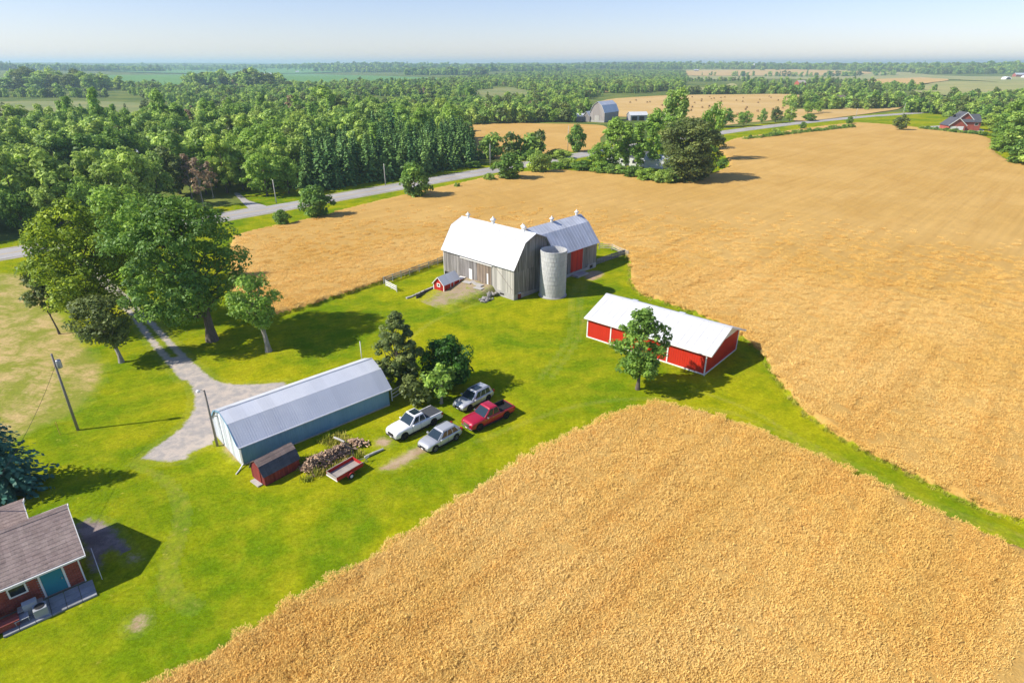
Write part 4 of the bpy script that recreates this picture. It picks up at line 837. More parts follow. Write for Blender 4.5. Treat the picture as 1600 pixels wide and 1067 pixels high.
# ================================================================== vehicles, trailer, woodpile, poles
CARGLASS = mat('car_glass', (.02, .035, .045), .04, None, 1, .05, spec=.8); CHROME = mat('chrome', (.6, .6, .6), .18, None, 1, .05, metal=.9)
LAMP = mat('lamp_lens', (.75, .76, .78), .15, None, 1, .05, spec=.7); TAIL = mat('tail_lamp', (.35, .01, .01), .25, None, 1, .05, spec=.6); RIMM = mat('alloy_rim', (.42, .43, .44), .3, None, 2, .1, metal=.7); RIMD = mat('dark_rim', (.06, .06, .065), .35, None, 2, .1, metal=.5)
def arch(x, wx, r): 
    d = abs(x - wx); return 0 if d >= r else math.sqrt(r * r - d * d)
def vehicle(name, loc, rz, label, paint, spec):
    """front faces +x; stations give half width, belt height and crown along the body"""
    root = empty(name, loc, rz, label, spec['cat'], None); L, wf, wr, wrad = spec['L'], spec['wf'], spec['wr'], spec['r']; ar = wrad + .075
    xs = np.unique(np.concatenate([np.linspace(-L / 2, L / 2, 40), [spec['bed'][0], spec['bed'][0] - .03, spec['bed'][1], spec['bed'][1] + .03] if 'bed' in spec else [0.0], [wf + k * ar / 6 for k in range(-6, 7)], [wr + k * ar / 6 for k in range(-6, 7)]]))
    st = spec['st']; sx = [q[0] for q in st]; hw = lambda x: np.interp(x, sx, [q[1] for q in st]); zt = lambda x: np.interp(x, sx, [q[2] for q in st]); cr = lambda x: np.interp(x, sx, [q[3] for q in st]); zb0 = lambda x: np.interp(x, sx, [q[4] for q in st])
    V = []; nsec = 13
    for x in xs:
        w, t_, c, b = hw(x), zt(x), cr(x), zb0(x); b = max(b, arch(x, wf, ar) + wrad * .98 if abs(x - wf) < ar else 0, arch(x, wr, ar) + wrad * .98 if abs(x - wr) < ar else 0); b = min(b, t_ - .12)
        op = spec.get('cover', 1) is None and spec['bed'][0] - .01 <= x <= spec['bed'][1] + .01
        half = [(w * .95, b), (w * .995, b + (t_ - b) * .25), (w, b + (t_ - b) * .55), (w * .985, b + (t_ - b) * .85), (w * .94, t_), (w * .84, t_ - .46) if op else (w * .6, t_ + c * .75)]
        sec = [(x, y, z) for y, z in half] + [(x, 0, t_ - .46 if op else t_ + c)] + [(x, -y, z) for y, z in half[::-1]]; V += sec
    F = []
    for i in range(len(xs) - 1):
        for k in range(nsec - 1): a = i * nsec + k; F.append((a, a + 1, a + nsec + 1, a + nsec))
    for i0 in (0, len(xs) - 1):
        a = i0 * nsec
        for k in range(6): F.append((a + k, a + k + 1, a + 11 - k, a + 12 - k) if k < 5 else (a + 5, a + 6, a + 7))
    mb = MB(); mb.V = V; mb.F = F; mb.T = [0.0] * len(F); mb.build('body', paint, root, True)
    MB().box(-L / 2 + .2, L / 2 - .25, -hw(0) * .8, hw(0) * .8, .24, .62).build('underbody', BLACKP, root)
    # cabin: lower ring at the belt, upper ring at the roof
    xb0, xb1, xt0, xt1, wb, wt, zb_, zr = spec['cab']          # rear/front at belt, rear/front at roof
    B = [Vector((xb0, -wb, zb_)), Vector((xb1, -wb, zb_)), Vector((xb1, wb, zb_)), Vector((xb0, wb, zb_))]; T = [Vector((xt0, -wt, zr)), Vector((xt1, -wt, zr)), Vector((xt1, wt, zr)), Vector((xt0, wt, zr))]
    m_ = MB(); m_.hexa(B + T); m_.build('cabin', paint, root, True, .09)
    rf = MB(); k = [Vector((q.x * .0 + q.x, q.y, q.z)) for q in T]; up = Vector((0, 0, .05)); ctr = sum(k, Vector()) / 4
    rf.hexa([q + Vector((0, 0, -.03)) for q in k] + [ctr + (q - ctr) * .86 + up for q in k]); rf.build('roof', paint, root, True, .02)
    def pane(nm, a, b, c, d, u0, u1, v0, v1, off=.012):
        P = lambda u, v: (a.lerp(b, u)).lerp(d.lerp(c, u), v); q = [P(u0, v0), P(u1, v0), P(u1, v1), P(u0, v1)]; n = (q[1] - q[0]).cross(q[3] - q[0]).normalized(); ctr_ = (B[0] + B[2] + T[0] + T[2]) / 4
        if (q[0] - ctr_).dot(n) < 0: n = -n
        g_ = MB(); g_.hexa([v - n * .02 for v in q] + [v + n * off for v in q]); return g_.build(nm, CARGLASS, root, False, .006)
    pane('windshield', B[1], B[2], T[2], T[1], .05, .95, .06, .93); pane('rear_window', B[0], B[3], T[3], T[0], .09, .91, .15, .9)
    for s_ in (0, 1):
        a, b, c, d = (B[0], B[1], T[1], T[0]) if s_ == 0 else (B[3], B[2], T[2], T[3])
        for (u0, u1) in spec['win']: pane('side_window', a, b, c, d, u0, u1, .1, .9)
        y = hw(xb1) * (-1 if s_ == 0 else 1); sgn = -1 if s_ == 0 else 1
        MB().box(xb1 - .42, xb1 - .24, min(y + sgn * .02, y + sgn * .22), max(y + sgn * .02, y + sgn * .22), zb_ - .02, zb_ + .14).build('mirror', spec.get('mir', paint), root, False, .03)
        for dx in spec['doors']:
            MB().box(dx - .008, dx + .008, *sorted((hw(dx) * sgn * .992, hw(dx) * sgn * 1.003)), .45, zb_ - .06).build('door_seam', BLACKP, root)
            MB().box(dx + .05, dx + .22, *sorted((hw(dx) * sgn * .99, hw(dx) * sgn * 1.02)), zb_ - .22, zb_ - .18).build('door_handle', spec.get('hand', paint), root)
        MB().box(wr + ar, wf - ar, *sorted((hw(0) * sgn * .9, hw(0) * sgn * 1.004)), .26, .40).build('sill', BLACKP, root, False, .01)
        fx = L / 2; hl = spec['head']; yw = hw(fx - .1)
        MB().hexa([(fx - .45, sgn * yw * 1.0, hl), (fx - .02, sgn * yw * .55, hl), (fx + .015, sgn * yw * .55, hl), (fx - .3, sgn * yw * 1.015, hl), (fx - .45, sgn * yw * 1.0, hl + .13), (fx - .05, sgn * yw * .55, hl + .12), (fx - .0, sgn * yw * .55, hl + .12), (fx - .3, sgn * yw * 1.01, hl + .13)]).build('headlight', LAMP, root, False, .01)
        ry = hw(-fx + .1); MB().box(-fx - .015, -fx + .22, *sorted((sgn * ry * .74, sgn * ry * 1.012)), spec['tail'], spec['tail'] + .3).build('taillight', TAIL, root, False, .02)
        for wx in (wf, wr):
            yc = sgn * (hw(wx) - .11)
            tt = MB(); n = 20; pr = [(wrad * .62, -.11), (wrad * .93, -.12), (wrad, -.08), (wrad, .08), (wrad * .93, .12), (wrad * .62, .11)]
            base = len(tt.V)
            for r_, o_ in pr:
                for q in range(n): a_ = 6.28318 * q / n; tt.V.append((wx + r_ * math.cos(a_), yc + o_, wrad + r_ * math.sin(a_)))
            for i in range(5):
                for q in range(n): tt.F.append((base + i * n + q, base + i * n + (q + 1) % n, base + (i + 1) * n + (q + 1) % n, base + (i + 1) * n + q)); tt.T.append(0)
            wo = empty('wheel', (0, 0, 0)); wo.parent = root; tt.build('tyre', RUBBER, wo, True)
            ri = MB(); rim_r = wrad * .64; yo = yc + sgn * .085
            for q in range(5):
                a_ = 6.28318 * q / 5 + .3; p1 = (wx + rim_r * math.cos(a_), yo, wrad + rim_r * math.sin(a_)); ri.bar((wx, yo, wrad), p1, .07, .04)
            ri.tube([(wx + rim_r * math.cos(6.28318 * q / 18), yo, wrad + rim_r * math.sin(6.28318 * q / 18)) for q in range(19)], .025, 6, 0, False); ri.build('rim', spec.get('rim', RIMM), wo)
            bk = MB(); bk.tube([(wx, yc - sgn * .06, wrad), (wx, yc + sgn * .03, wrad)], wrad * .62, 18); bk.build('brake_disc', BLACKP, wo)
    fx = L / 2; yw = hw(fx - .05); gz0, gz1 = spec['grille']
    MB().box(fx - .06, fx + .03, -yw * .5, yw * .5, gz0, gz1).build('grille', spec.get('gm', BLACKP), root, False, .015)
    MB().box(fx - .12, fx + .045, -yw * .93, yw * .93, .36, .50).build('front_bumper', spec.get('bm', BLACKP), root, False, .03)
    MB().box(-fx - .05, -fx + .12, -yw * .93, yw * .93, .42, .58).build('rear_bumper', spec.get('bm', BLACKP), root, False, .03)
    MB().box(fx + .045, fx + .055, -.15, .15, .40, .50).build('licence_plate', WHITETRIM, root)
    if spec.get('sunroof'):
        x0, x1 = spec['sunroof']; MB().box(x0, x1, -wt * .68, wt * .68, zr + .035, zr + .064).build('sunroof', CARGLASS, root, False, .015)
    if spec.get('rails'):
        for s_ in (-1, 1): MB().tube([(xt0 + .15, s_ * wt * .9, zr + .04), (xt0 + .35, s_ * wt * .9, zr + .1), (xt1 - .3, s_ * wt * .9, zr + .1), (xt1 - .1, s_ * wt * .9, zr + .04)], .018, 6).build('roof_rail', spec['rails'], root)
    if spec.get('bed'):
        x0, x1, zt_ = spec['bed']; w = hw(-1.8); cov = spec['cover']
        if cov is not None:
            for k in range(3): MB().box(x0 + (x1 - x0) * k / 3 + .01, x0 + (x1 - x0) * (k + 1) / 3 - .01, -w * .86, w * .86, zt_ + .0, zt_ + .055).build('bed_cover', cov, root, False, .01)
        else:
            MB().box(x0 + .03, x1 - .03, -w * .82, w * .82, zt_ - .45, zt_ - .42).build('bed_floor', BLACKP, root); MB().box(x1 - .05, x1 - .02, -w * .84, w * .84, zt_ - .42, zt_ - .02).build('bed_front', BLACKP, root); MB().box(x0 + .02, x0 + .05, -w * .84, w * .84, zt_ - .42, zt_ - .02).build('tailgate_liner', BLACKP, root)
        for s_ in (-1, 1): MB().box(x0, x1, *sorted((s_ * w * .80, s_ * w * (.97 if cov is not None else .885))), zt_ - .45 if cov is None else zt_ - .05, zt_ + .03).build('bed_rail', paint if cov is not None else BLACKP, root, False, .01)
    return root
def paintm(nm, c, metal=.0, rough=.35): return mat(nm, c, rough, None, 2, .02, spec=.5, metal=metal, coat=.7)
# pickup: an open box behind the cab, so the loft dips to the bed floor
def pick_st(L, w, open_bed):
    h = L / 2; rear = [(-h, w * .95, 1.12, .0, .55), (-h + .08, w * .98, 1.16, .0, .5), (-.85, w, 1.16, .0, .48)]
    return rear + [(-.84, w, 1.18, .02, .45), (.95, w, 1.2, .02, .42), (1.15, w, 1.2, .06, .42), (h - .9, w * .985, 1.16, .06, .42), (h - .25, w * .95, 1.08, .05, .45), (h - .06, w * .90, .98, .03, .48), (h, w * .86, .90, .02, .5)]
WP = paintm('white_car_paint', (.80, .80, .80)); RP = paintm('crimson_car_paint', (.42, .008, .035), .15); SP = paintm('silver_car_paint', (.52, .535, .55), .35, .3); SP2 = paintm('pale_silver_paint', (.55, .57, .60), .35, .3)
def mid(f_, r_): return (at(*f_) + at(*r_)) / 2
def heading(f_, r_): d = at(*f_) - at(*r_); return math.atan2(d.y, d.x)
def shift(v, hd, s): return v + Vector((-math.sin(hd), math.cos(hd), 0)) * s   # to the car's left (its wheels seen are the left ones)
TON = mat('tonneau_vinyl', (.06, .065, .075), .7, None, 3, .1)
pk = dict(cat='pickup truck', L=5.9, wf=1.95, wr=-1.72, r=.41, st=pick_st(5.9, 1.0, False), cab=(-.88, 1.25, -.62, .45, .93, .76, 1.19, 1.93), win=[(.07, .44), (.50, .86)], doors=(.95, -.05), head=.86, tail=.80, grille=(.55, .9), rim=RIMD, bed=(-2.85, -.95, 1.16))
hd = heading((634.5, 686), (679, 664)); c = shift(mid((634.5, 686), (679, 664)), hd, -.9)
vehicle('pickup_truck', (c.x, c.y, 0), hd, 'white crew-cab pickup with sunroof and black bed cover', WP, dict(pk, sunroof=(-.5, .38), cover=TON))
hd = heading((753, 672), (792, 654)); c = shift(mid((752, 672), (791, 654)), hd, -.9)
vehicle('pickup_truck', (c.x, c.y, 0), hd, 'dark red crew-cab pickup with open black bed', RP, dict(pk, cover=None, gm=CHROME, bm=CHROME, hand=CHROME, mir=CHROME, rim=RIMD, L=5.75, st=pick_st(5.75, .99, True), bed=(-2.75, -.95, 1.17), wf=1.85, wr=-1.7))
def suv_st(L, w):
    h = L / 2; return [(-h, w * .84, .95, .02, .55), (-h + .1, w * .93, 1.0, .03, .45), (-h + .5, w * .99, 1.03, .03, .36), (-.3, w, 1.0, .03, .30), (.75, w, .98, .04, .30), (h - 1.0, w * .99, .97, .09, .32), (h - .35, w * .95, .88, .08, .34), (h - .1, w * .86, .78, .04, .38), (h, w * .76, .68, .02, .42)]
sv = dict(cat='car', L=4.5, wf=1.35, wr=-1.35, r=.355, st=suv_st(4.5, .93), cab=(-2.05, 1.0, -1.55, .2, .86, .66, .99, 1.58), win=[(.12, .34), (.37, .60), (.63, .86)], doors=(.72, -.25, -1.2), head=.66, tail=.80, grille=(.48, .68))
hd = heading((679.5, 706), (713.5, 687)); c = shift(mid((679.5, 706), (713.5, 687)), hd, -.82)
vehicle('parked_car', (c.x, c.y, 0), hd, 'silver crossover car parked nearest to the wheat field', SP, dict(sv, rails=STEEL))
hd = heading((733.5, 642), (763, 626)); c = shift(mid((733.5, 642), (763, 626)), hd, -.84)
vehicle('parked_car', (c.x, c.y, 0), hd, 'silver sport utility car with dark glass roof by the bushes', SP2, dict(sv, L=4.85, wf=1.45, wr=-1.42, r=.37, st=suv_st(4.85, .96), cab=(-2.2, 1.05, -1.85, .25, .89, .70, 1.02, 1.70), sunroof=(-1.0, .05), rim=RIMD, rails=BLACKP))

# ---------------- utility trailer
tl = empty('utility_trailer', (-15.45, 43.45, 0), R(51.5), 'red open utility trailer with wooden floor on the lawn', 'trailer'); TRED = mat('trailer_red', (.50, .028, .024), .6, (.40, .025, .022), 2, .2); PLY = mat('grey_plywood', (.40, .36, .31), .9, (.32, .29, .26), 1.5, .2)
TL, TW = 2.9, 1.55
for k in range(6): MB().box(.02, TL - .02, TW * k / 6 + .004, TW * (k + 1) / 6 - .004, .48, .52, rnd.uniform(-.1, .1)).build('floor_board', PLY, tl)
for y in (0, TW - .05): MB().box(0, TL, y, y + .05, .46, .86).build('side_panel', TRED, tl)
for x in (0.0, TL - .05): MB().box(x, x + .05, .05, TW - .05, .46, .84).build('end_panel', TRED if x else PLY, tl)
MB().box(-.03, .02, -.02, TW + .02, .42, .52).build('rear_sill', WHITETRIM, tl)
for y in (0, TW - .05): MB().box(0, TL, y - .005, y + .055, .86, .885).build('top_rail', PLY, tl)
MB().tube([(TL, .25, .45), (TL + 1.1, TW / 2, .42), (TL, TW - .25, .45)], .04, 6).build('drawbar', STEEL, tl); MB().bar((TL + .95, TW / 2, .44), (TL + 1.3, TW / 2, .46), .07).build('coupler', STEEL, tl); MB().bar((TL + 1.0, TW / 2, .0), (TL + 1.0, TW / 2, .5), .05).build('jack', STEEL, tl)
for y in (-.12, TW + .12):
    w_ = MB(); w_.tube([(TL * .48, y - .08, .29), (TL * .48, y + .08, .29)], .29, 18); wo = w_.build('wheel', RUBBER, tl); h_ = MB(); sg = -1 if y < 0 else 1; h_.tube([(TL * .48, y + sg * .081, .29), (TL * .48, y + sg * .1, .29)], .16, 12); h_.build('hub', WHITETRIM, wo)
    fd = MB(); fd.tube([(TL * .48 + .38 * math.cos(a_), y, .29 + .38 * math.sin(a_)) for a_ in np.linspace(.15, math.pi - .15, 9)], .03, 6); 
    for a_, b_ in zip(np.linspace(.15, 2.99, 8)[:-1], np.linspace(.15, 2.99, 8)[1:]): fd.hexa([(TL * .48 + .37 * math.cos(a_), y - .12, .29 + .37 * math.sin(a_)), (TL * .48 + .37 * math.cos(a_), y + .12, .29 + .37 * math.sin(a_)), (TL * .48 + .37 * math.cos(b_), y + .12, .29 + .37 * math.sin(b_)), (TL * .48 + .37 * math.cos(b_), y - .12, .29 + .37 * math.sin(b_)), (TL * .48 + .39 * math.cos(a_), y - .12, .29 + .39 * math.sin(a_)), (TL * .48 + .39 * math.cos(a_), y + .12, .29 + .39 * math.sin(a_)), (TL * .48 + .39 * math.cos(b_), y + .12, .29 + .39 * math.sin(b_)), (TL * .48 + .39 * math.cos(b_), y - .12, .29 + .39 * math.sin(b_))])
    fd.build('mudguard', TRED, tl)
# ---------------- woodpile: split logs heaped in a long ridge
LOGM = mat('split_firewood', (.33, .205, .13), .95, (.52, .375, .25), 6, .35, (1, 1, 1), .3, 25)
a0 = at(487, 741); a1 = at(549, 713); wd = (a1 - a0).normalized(); wn_ = Vector((-wd.y, wd.x, 0)); wl = (a1 - a0).length
lg = MB(); rg_ = random.Random(3)
for k in range(620):
    u = rg_.uniform(-.1, 1.08); v = rg_.gauss(0, .42); hmax = 1.15 * math.exp(-(v / .62) ** 2) * min(1, (u + .14) * 5, (1.14 - u) * 4.5); z = hmax * rg_.uniform(.55, 1.02); p_ = a0 + wd * wl * u + wn_ * (v + .75) - a0
    az = rg_.uniform(0, 6.283); el = rg_.uniform(-.5, .5); d_ = Vector((math.cos(az) * math.cos(el), math.sin(az) * math.cos(el), math.sin(el))) * rg_.uniform(.2, .3); r_ = rg_.uniform(.05, .09); c_ = p_ + Vector((0, 0, z + .08))
    lg.tube([c_ - d_, c_ + d_], r_, rg_.choice((3, 4, 5)), rg_.uniform(-.65, .35))
pile = lg.build('firewood_pile', LOGM); pile.location = a0; tag(pile, 'long heap of split firewood next to the red trailer', 'firewood', None, 'stuff')
lg = MB()
for k in range(110):
    c_ = Vector((rg_.gauss(0, .5), rg_.gauss(0, .38), 0)); c_.z = .65 * math.exp(-c_.x ** 2 - 2 * c_.y ** 2) * rg_.uniform(.3, 1) + .08; az = rg_.uniform(0, 6.283); d_ = Vector((math.cos(az), math.sin(az), rg_.uniform(-.3, .3))) * .2; lg.tube([c_ - d_, c_ + d_], rg_.uniform(.05, .1), 4, rg_.uniform(-.3, .6))
p2 = lg.build('firewood_pile', LOGM); p2.location = at(556, 696); tag(p2, 'small separate heap of pale split wood behind the firewood ridge', 'firewood', None, 'stuff')
for q0, q1, r_, lab in (((570, 716), (599, 703), .13, 'long weathered log lying on the lawn past the woodpile'), ((524, 696), (540, 703), .11, 'pale stripped log across the top of the firewood heap')):
    A, B_ = at(*q0), at(*q1); zz = .95 if 'across' in lab else r_
    o = MB().tube([(0, 0, zz), tuple((B_ - A) * .5 + Vector((0, 0, zz + .03))), tuple((B_ - A) + Vector((0, 0, zz)))], [r_, r_ * .95, r_ * .8], 9).build('fallen_log', WOODPALE); o.location = A; tag(o, lab, 'log')
wp = np.array([tuple(a0 + wd * wl * rg_.uniform(-.2, 1.25) + wn_ * (.75 + rg_.choice((-1, 1)) * rg_.uniform(.7, 1.5)))[:2] for _ in range(90)] + [tuple(at(523, 690) + Vector((rg_.gauss(0, .8), rg_.gauss(0, .5), 0)))[:2] for _ in range(40)])
ks = np.random.RandomState(2).uniform(.6, 1.7, len(wp)); tag(instance_points('woodpile_weeds', np.column_stack([wp, np.zeros(len(wp))]), ks * 9, np.column_stack([ks, ks, ks]), np.arange(len(wp)) % 4, TUFTS), 'tall weeds growing around the firewood heap', 'weeds')
# ---------------- poles and wires
def pole(base, h, label, arms=1, r=.14, lamp=False, m=None, group=None):
    ro = empty('utility_pole', base, 0, label, 'pole', group); m = m or GREYPOLE
    MB().tube([(0, 0, -.1), (0, 0, h * .5), (0, 0, h)], [r, r * .85, r * .68], 10).build('shaft', m, ro, True)
    if lamp:
        MB().tube([(0, 0, h - .1), (-.15, -.2, h + .15), (-.3, -.35, h + .18)], .03, 6).build('lamp_arm', STEEL, ro); MB().lathe([(0, h + .28), (.16, h + .2), (.2, h + .05), (.1, h), (0, h)], 12, (-.36, -.4)).build('lamp_head', WHITETRIM, ro)
    elif arms:
        ca = MB(); ca.bar((-.9, .5, h - .5), (.9, -.5, h - .5), .1, .12); ao = ca.build('crossarm', m, ro)
        for k in (-.8, 0, .8): MB().lathe([(.03, h - .44), (.06, h - .40), (.05, h - .3), (0, h - .26)], 8, (k, -k * .555)).build('insulator', STEEL, ao)
    return ro
p1 = pole(at(122, 672), 8.65, 'tall bare grey power pole in the lawn near the dry meadow', 0); tr_ = MB(); tr_.lathe([(0, 7.1), (.22, 7.1), (.24, 7.2), (.24, 7.85), (.2, 7.95), (0, 7.98)], 14, (.3, .12)); tr_.build('transformer', STEEL, p1, True); MB().bar((0, 0, 7.5), (.3, .12, 7.5), .06).build('bracket', STEEL, p1)
p2_ = pole(at(340, 697), 6.25, 'yard light pole at the corner of the blue shed', 0, .12, True); MB().bar((-.1, -.1, 3.3), (.75, .55, 3.3), .1, .1).build('crosspiece', WOODPALE, p2_)
pole(at(566, 566), 2.9, 'short white post behind the blue shed', 0, .07, False, WHITETRIM)
mk = MB().tube([(0, 0, 0), (0, 0, 1.5)], .035, 8).build('marker_stake', YELP); mk.location = at(94, 679); tag(mk, 'thin yellow marker stake beside the power pole', 'stake')
RP_ = [((602.5, 290), 256), ((766, 260), 225), ((887, 236), 197), ((432, 318), 281), ((1160, 197), 177), ((1234, 190.5), 171), ((1337, 184), 170), ((1409.5, 184), 161.5)]
labs = ['roadside power pole by the big round bush at the spruce wood', 'roadside power pole at the corner of the small wheat field', 'roadside power pole next to the dark oval tree', 'roadside power pole beside the side road mouth', 'roadside pole beyond the grove near the round dark tree', 'roadside pole in front of the stubble field', 'short roadside pole where the road nears the skyline', 'leaning white roadside pole near the brick gabled house']
for (b_, ty), lb in zip(RP_, labs):
    bb_ = at(*b_); pole(bb_, max(6, min(11, height_of(bb_, ty))), lb, 0, .15, False, WOODPALE, 'power poles along the road')
def wire(a, b, sag, label, r=.012):
    a, b = Vector(a), Vector(b); pts_ = [a.lerp(b, k / 14) - Vector((0, 0, sag * 4 * (k / 14) * (1 - k / 14))) for k in range(15)]
    o = MB().tube([q - a for q in pts_], r, 5).build('power_line', BLACKP); o.location = a; tag(o, label, 'cable')
bpy.context.view_layer.update()
mt = wing.matrix_world @ Vector((-1.75, WW / 2 + .1, 4.95)); pb = at(122, 672)
wire(mt, (pb.x, pb.y, 7.4), .7, 'service cable from the grey power pole to the bungalow roof', .015)
# ================================================================== trees
def leaf_mat(name, c0, c1, c2, transl=.42):
    """foliage: hue drifts from tree to tree and clump to clump, light comes through the leaves"""
    m, t = new_mat(name); oi = t.n('ShaderNodeObjectInfo').outputs['Random']; a = t.attr('tint')
    c = t.mix(oi, c0, c1); c = t.mix(t.ramp(a, .0, .45), c, c2); c = t.gain(c, t.math('MULTIPLY_ADD', a, .9, 1.0))
    d = t.n('ShaderNodeBsdfDiffuse'); t.l(c, d.inputs[0]); tr = t.n('ShaderNodeBsdfTranslucent'); t.l(t.mix(.5, c, c2), tr.inputs[0]); gl = t.n('ShaderNodeBsdfGlossy'); gl.inputs['Roughness'].default_value = .55; gl.inputs['Color'].default_value = (.6, .65, .6, 1)
    x = t.n('ShaderNodeMixShader'); x.inputs[0].default_value = transl; t.l(d.outputs[0], x.inputs[1]); t.l(tr.outputs[0], x.inputs[2])
    y = t.n('ShaderNodeMixShader'); y.inputs[0].default_value = .04; t.l(x.outputs[0], y.inputs[1]); t.l(gl.outputs[0], y.inputs[2])
    o_ = t.n('ShaderNodeOutputMaterial'); t.l(y.outputs[0], o_.inputs[0]); return m
LF_OAK = leaf_mat('oak_leaves', (.175, .325, .046), (.155, .305, .046), (.28, .42, .056))
LF_YEL = leaf_mat('yellow_green_leaves', (.22, .33, .016), (.22, .33, .016), (.38, .46, .022), .35)
LF_MID = leaf_mat('broad_leaves', (.20, .38, .080), (.46, .58, .095), (.50, .63, .12))
LF_LIGHT = leaf_mat('light_leaves', (.24, .43, .055), (.31, .48, .065), (.42, .58, .09))
LF_OLIVE = leaf_mat('olive_leaves', (.165, .215, .048), (.155, .22, .055), (.27, .31, .075))
LF_DARK = leaf_mat('dark_shrub_leaves', (.045, .150, .012), (.045, .145, .012), (.11, .27, .018))
LF_SPR = leaf_mat('spruce_needles', (.085, .21, .065), (.20, .335, .075), (.22, .37, .085), .15)
LF_BLUE = leaf_mat('blue_spruce_needles', (.045, .150, .105), (.045, .150, .105), (.09, .22, .155), .08)
LF_BROWN = leaf_mat('dead_brown_leaves', (.40, .26, .15), (.34, .25, .17), (.48, .34, .20))
BARK = mat('bark', (.16, .125, .10), .95, (.10, .085, .07), 2.5, .3, (4, 4, .7), .3, 14, .3)
BARKP = mat('pale_bark', (.36, .33, .29), .95, (.26, .235, .205), 2.5, .3, (4, 4, .7), .25, 14, .3)
UP = np.array([0, 0, 1.0])
def unit_rows(a): return a / (np.linalg.norm(a, axis=1)[:, None] + 1e-9)
def leaves(rg, C, RAD, n_per, size, ct, droop=0.0, flat=.75):
    """leaf faces on and in the clumps at C; ct = clump brightness"""
    k = len(C); n = k * n_per; ci = np.repeat(np.arange(k), n_per); d = unit_rows(rg.normal(0, 1, (n, 3)))
    keep = (d[:, 2] > -.35) | (rg.uniform(0, 1, n) < .45); d = d[keep]; ci = ci[keep]; n = len(d)
    rr_ = RAD[ci] * (.45 + .6 * rg.uniform(0, 1, n) ** .6); p_ = C[ci] + d * rr_[:, None] * np.array([1, 1, flat]); p_[:, 2] -= droop * rr_
    nr = unit_rows(d * .75 + UP * .6 + rg.normal(0, .42, (n, 3))); u = unit_rows(np.cross(nr, unit_rows(rg.normal(0, 1, (n, 3))))); v = np.cross(nr, u)
    s = size * rg.uniform(.55, 1.3, n)[:, None]; u = u * s * .62; v = v * s
    V = np.stack([p_ - v * .8, p_ + u * .9 - v * .1, p_ + v * .9, p_ - u * .9 - v * .05], 1).reshape(-1, 3)
    tint = ct[ci] + rg.normal(0, .13, n); return V, tint
def crown_centres(rg, n, shape, h0, h1, rad, lean=(0, 0), lumps=None):
    """clump centres inside a crown of the wanted outline, more of them towards its skin"""
    out = []
    ph = rg.uniform(0, 6.28, 4)
    while len(out) < n:
        u = rg.uniform(0, 1); a = rg.uniform(0, 6.283); q = rg.uniform(0, 1) ** .42
        if shape == 'round': env = math.sqrt(max(0, 1 - (2 * u - 1) ** 2)) ** .85
        elif shape == 'oval': env = math.sin(math.pi * min(1, u ** .72 * 1.0)) ** .7 if 0 < u < 1 else 0
        elif shape == 'spread': env = (math.sin(math.pi * u ** 1.25)) ** .6 if 0 < u < 1 else 0
        elif shape == 'poplar': env = math.sin(math.pi * u) ** .5 * (.75 + .25 * math.sin(u * 9 + ph[0]))
        elif shape == 'willow': env = (1 - u ** 3) ** .5 * (.8 + .2 * u)
        elif shape == 'cone': env = (1 - u) ** .8 + .05
        else: env = (1 - u * u) ** .5
        env *= 1 + .20 * math.sin(2 * a + ph[1] + u * 3) + .13 * math.sin(3 * a + ph[2] - u * 5) + .10 * math.sin(5 * a + ph[3] + u * 8)
        if rg.uniform(0, 1) > env + .12: continue
        r_ = rad * env * q; out.append((r_ * math.cos(a) + lean[0] * u, r_ * math.sin(a) + lean[1] * u, h0 + (h1 - h0) * u))
    return np.array(out)
def trunk_mesh(rg, h, r, C, nlimb, top=.75, lean=(0, 0), seg=7, n=9):
    mb = MB(); pts_ = [Vector((lean[0] * (k / seg) ** 1.5 + rg.normal(0, .12) * (k > 0) * r * 2, lean[1] * (k / seg) ** 1.5 + rg.normal(0, .12) * (k > 0) * r * 2, -.1 + (h * top + .1) * k / seg)) for k in range(seg + 1)]
    rad = [r * (1.45 if k == 0 else 1.0 - .8 * k / seg) for k in range(seg + 1)]; mb.tube(pts_, rad, n)
    if len(C):
        for i in rg.choice(len(C), min(nlimb, len(C)), False):
            e = Vector(C[i]); f_ = min(.9, max(.25, (e.z / (h * top)) * rg.uniform(.45, .75))); k = f_ * seg; a = pts_[int(k)].lerp(pts_[min(seg, int(k) + 1)], k % 1); md = a.lerp(e, .5) + Vector((rg.normal(0, .2), rg.normal(0, .2), rg.uniform(0, .5)))
            rb_ = r * .42 * (1.1 - f_); mb.tube([a, md, e], [rb_, rb_ * .65, rb_ * .25], 6)
    return mb.mesh('trunk')
def broadleaf(seed, h, rad, shape='round', h0=.22, nclump=60, per=60, leaf=.5, leafm=None, bark=None, r=None, lean=(0, 0), crad=.26, nlimb=14, var=.16, droop=0.0, top=.75, shift=(0, 0)):
    rg = np.random.RandomState(seed); C = crown_centres(rg, nclump, shape, h * h0 + rad * crad * .5, h - rad * crad * .7, rad * (1 - crad * .55), lean)
    off = np.outer((C[:, 2] - C[:, 2].min()) / np.ptp(C[:, 2]), lean); xy = C[:, :2] - off; C[:, :2] = off + xy * rad * (1 - crad * .8) / np.percentile(np.hypot(*xy.T), 95) + np.array(shift)
    RAD = rad * crad * rg.uniform(.65, 1.3, nclump); ct = rg.normal(0, var, nclump); V, ti = leaves(rg, C, RAD, per, leaf, ct, droop)
    cm = np_mesh('crown', V, np.arange(len(V)).reshape(-1, 4), ti); cm.materials.append(leafm or LF_MID)
    tm = trunk_mesh(rg, h, r or h * .022 + .06, C, nlimb, top, lean); tm.materials.append(bark or BARK); return tm, cm
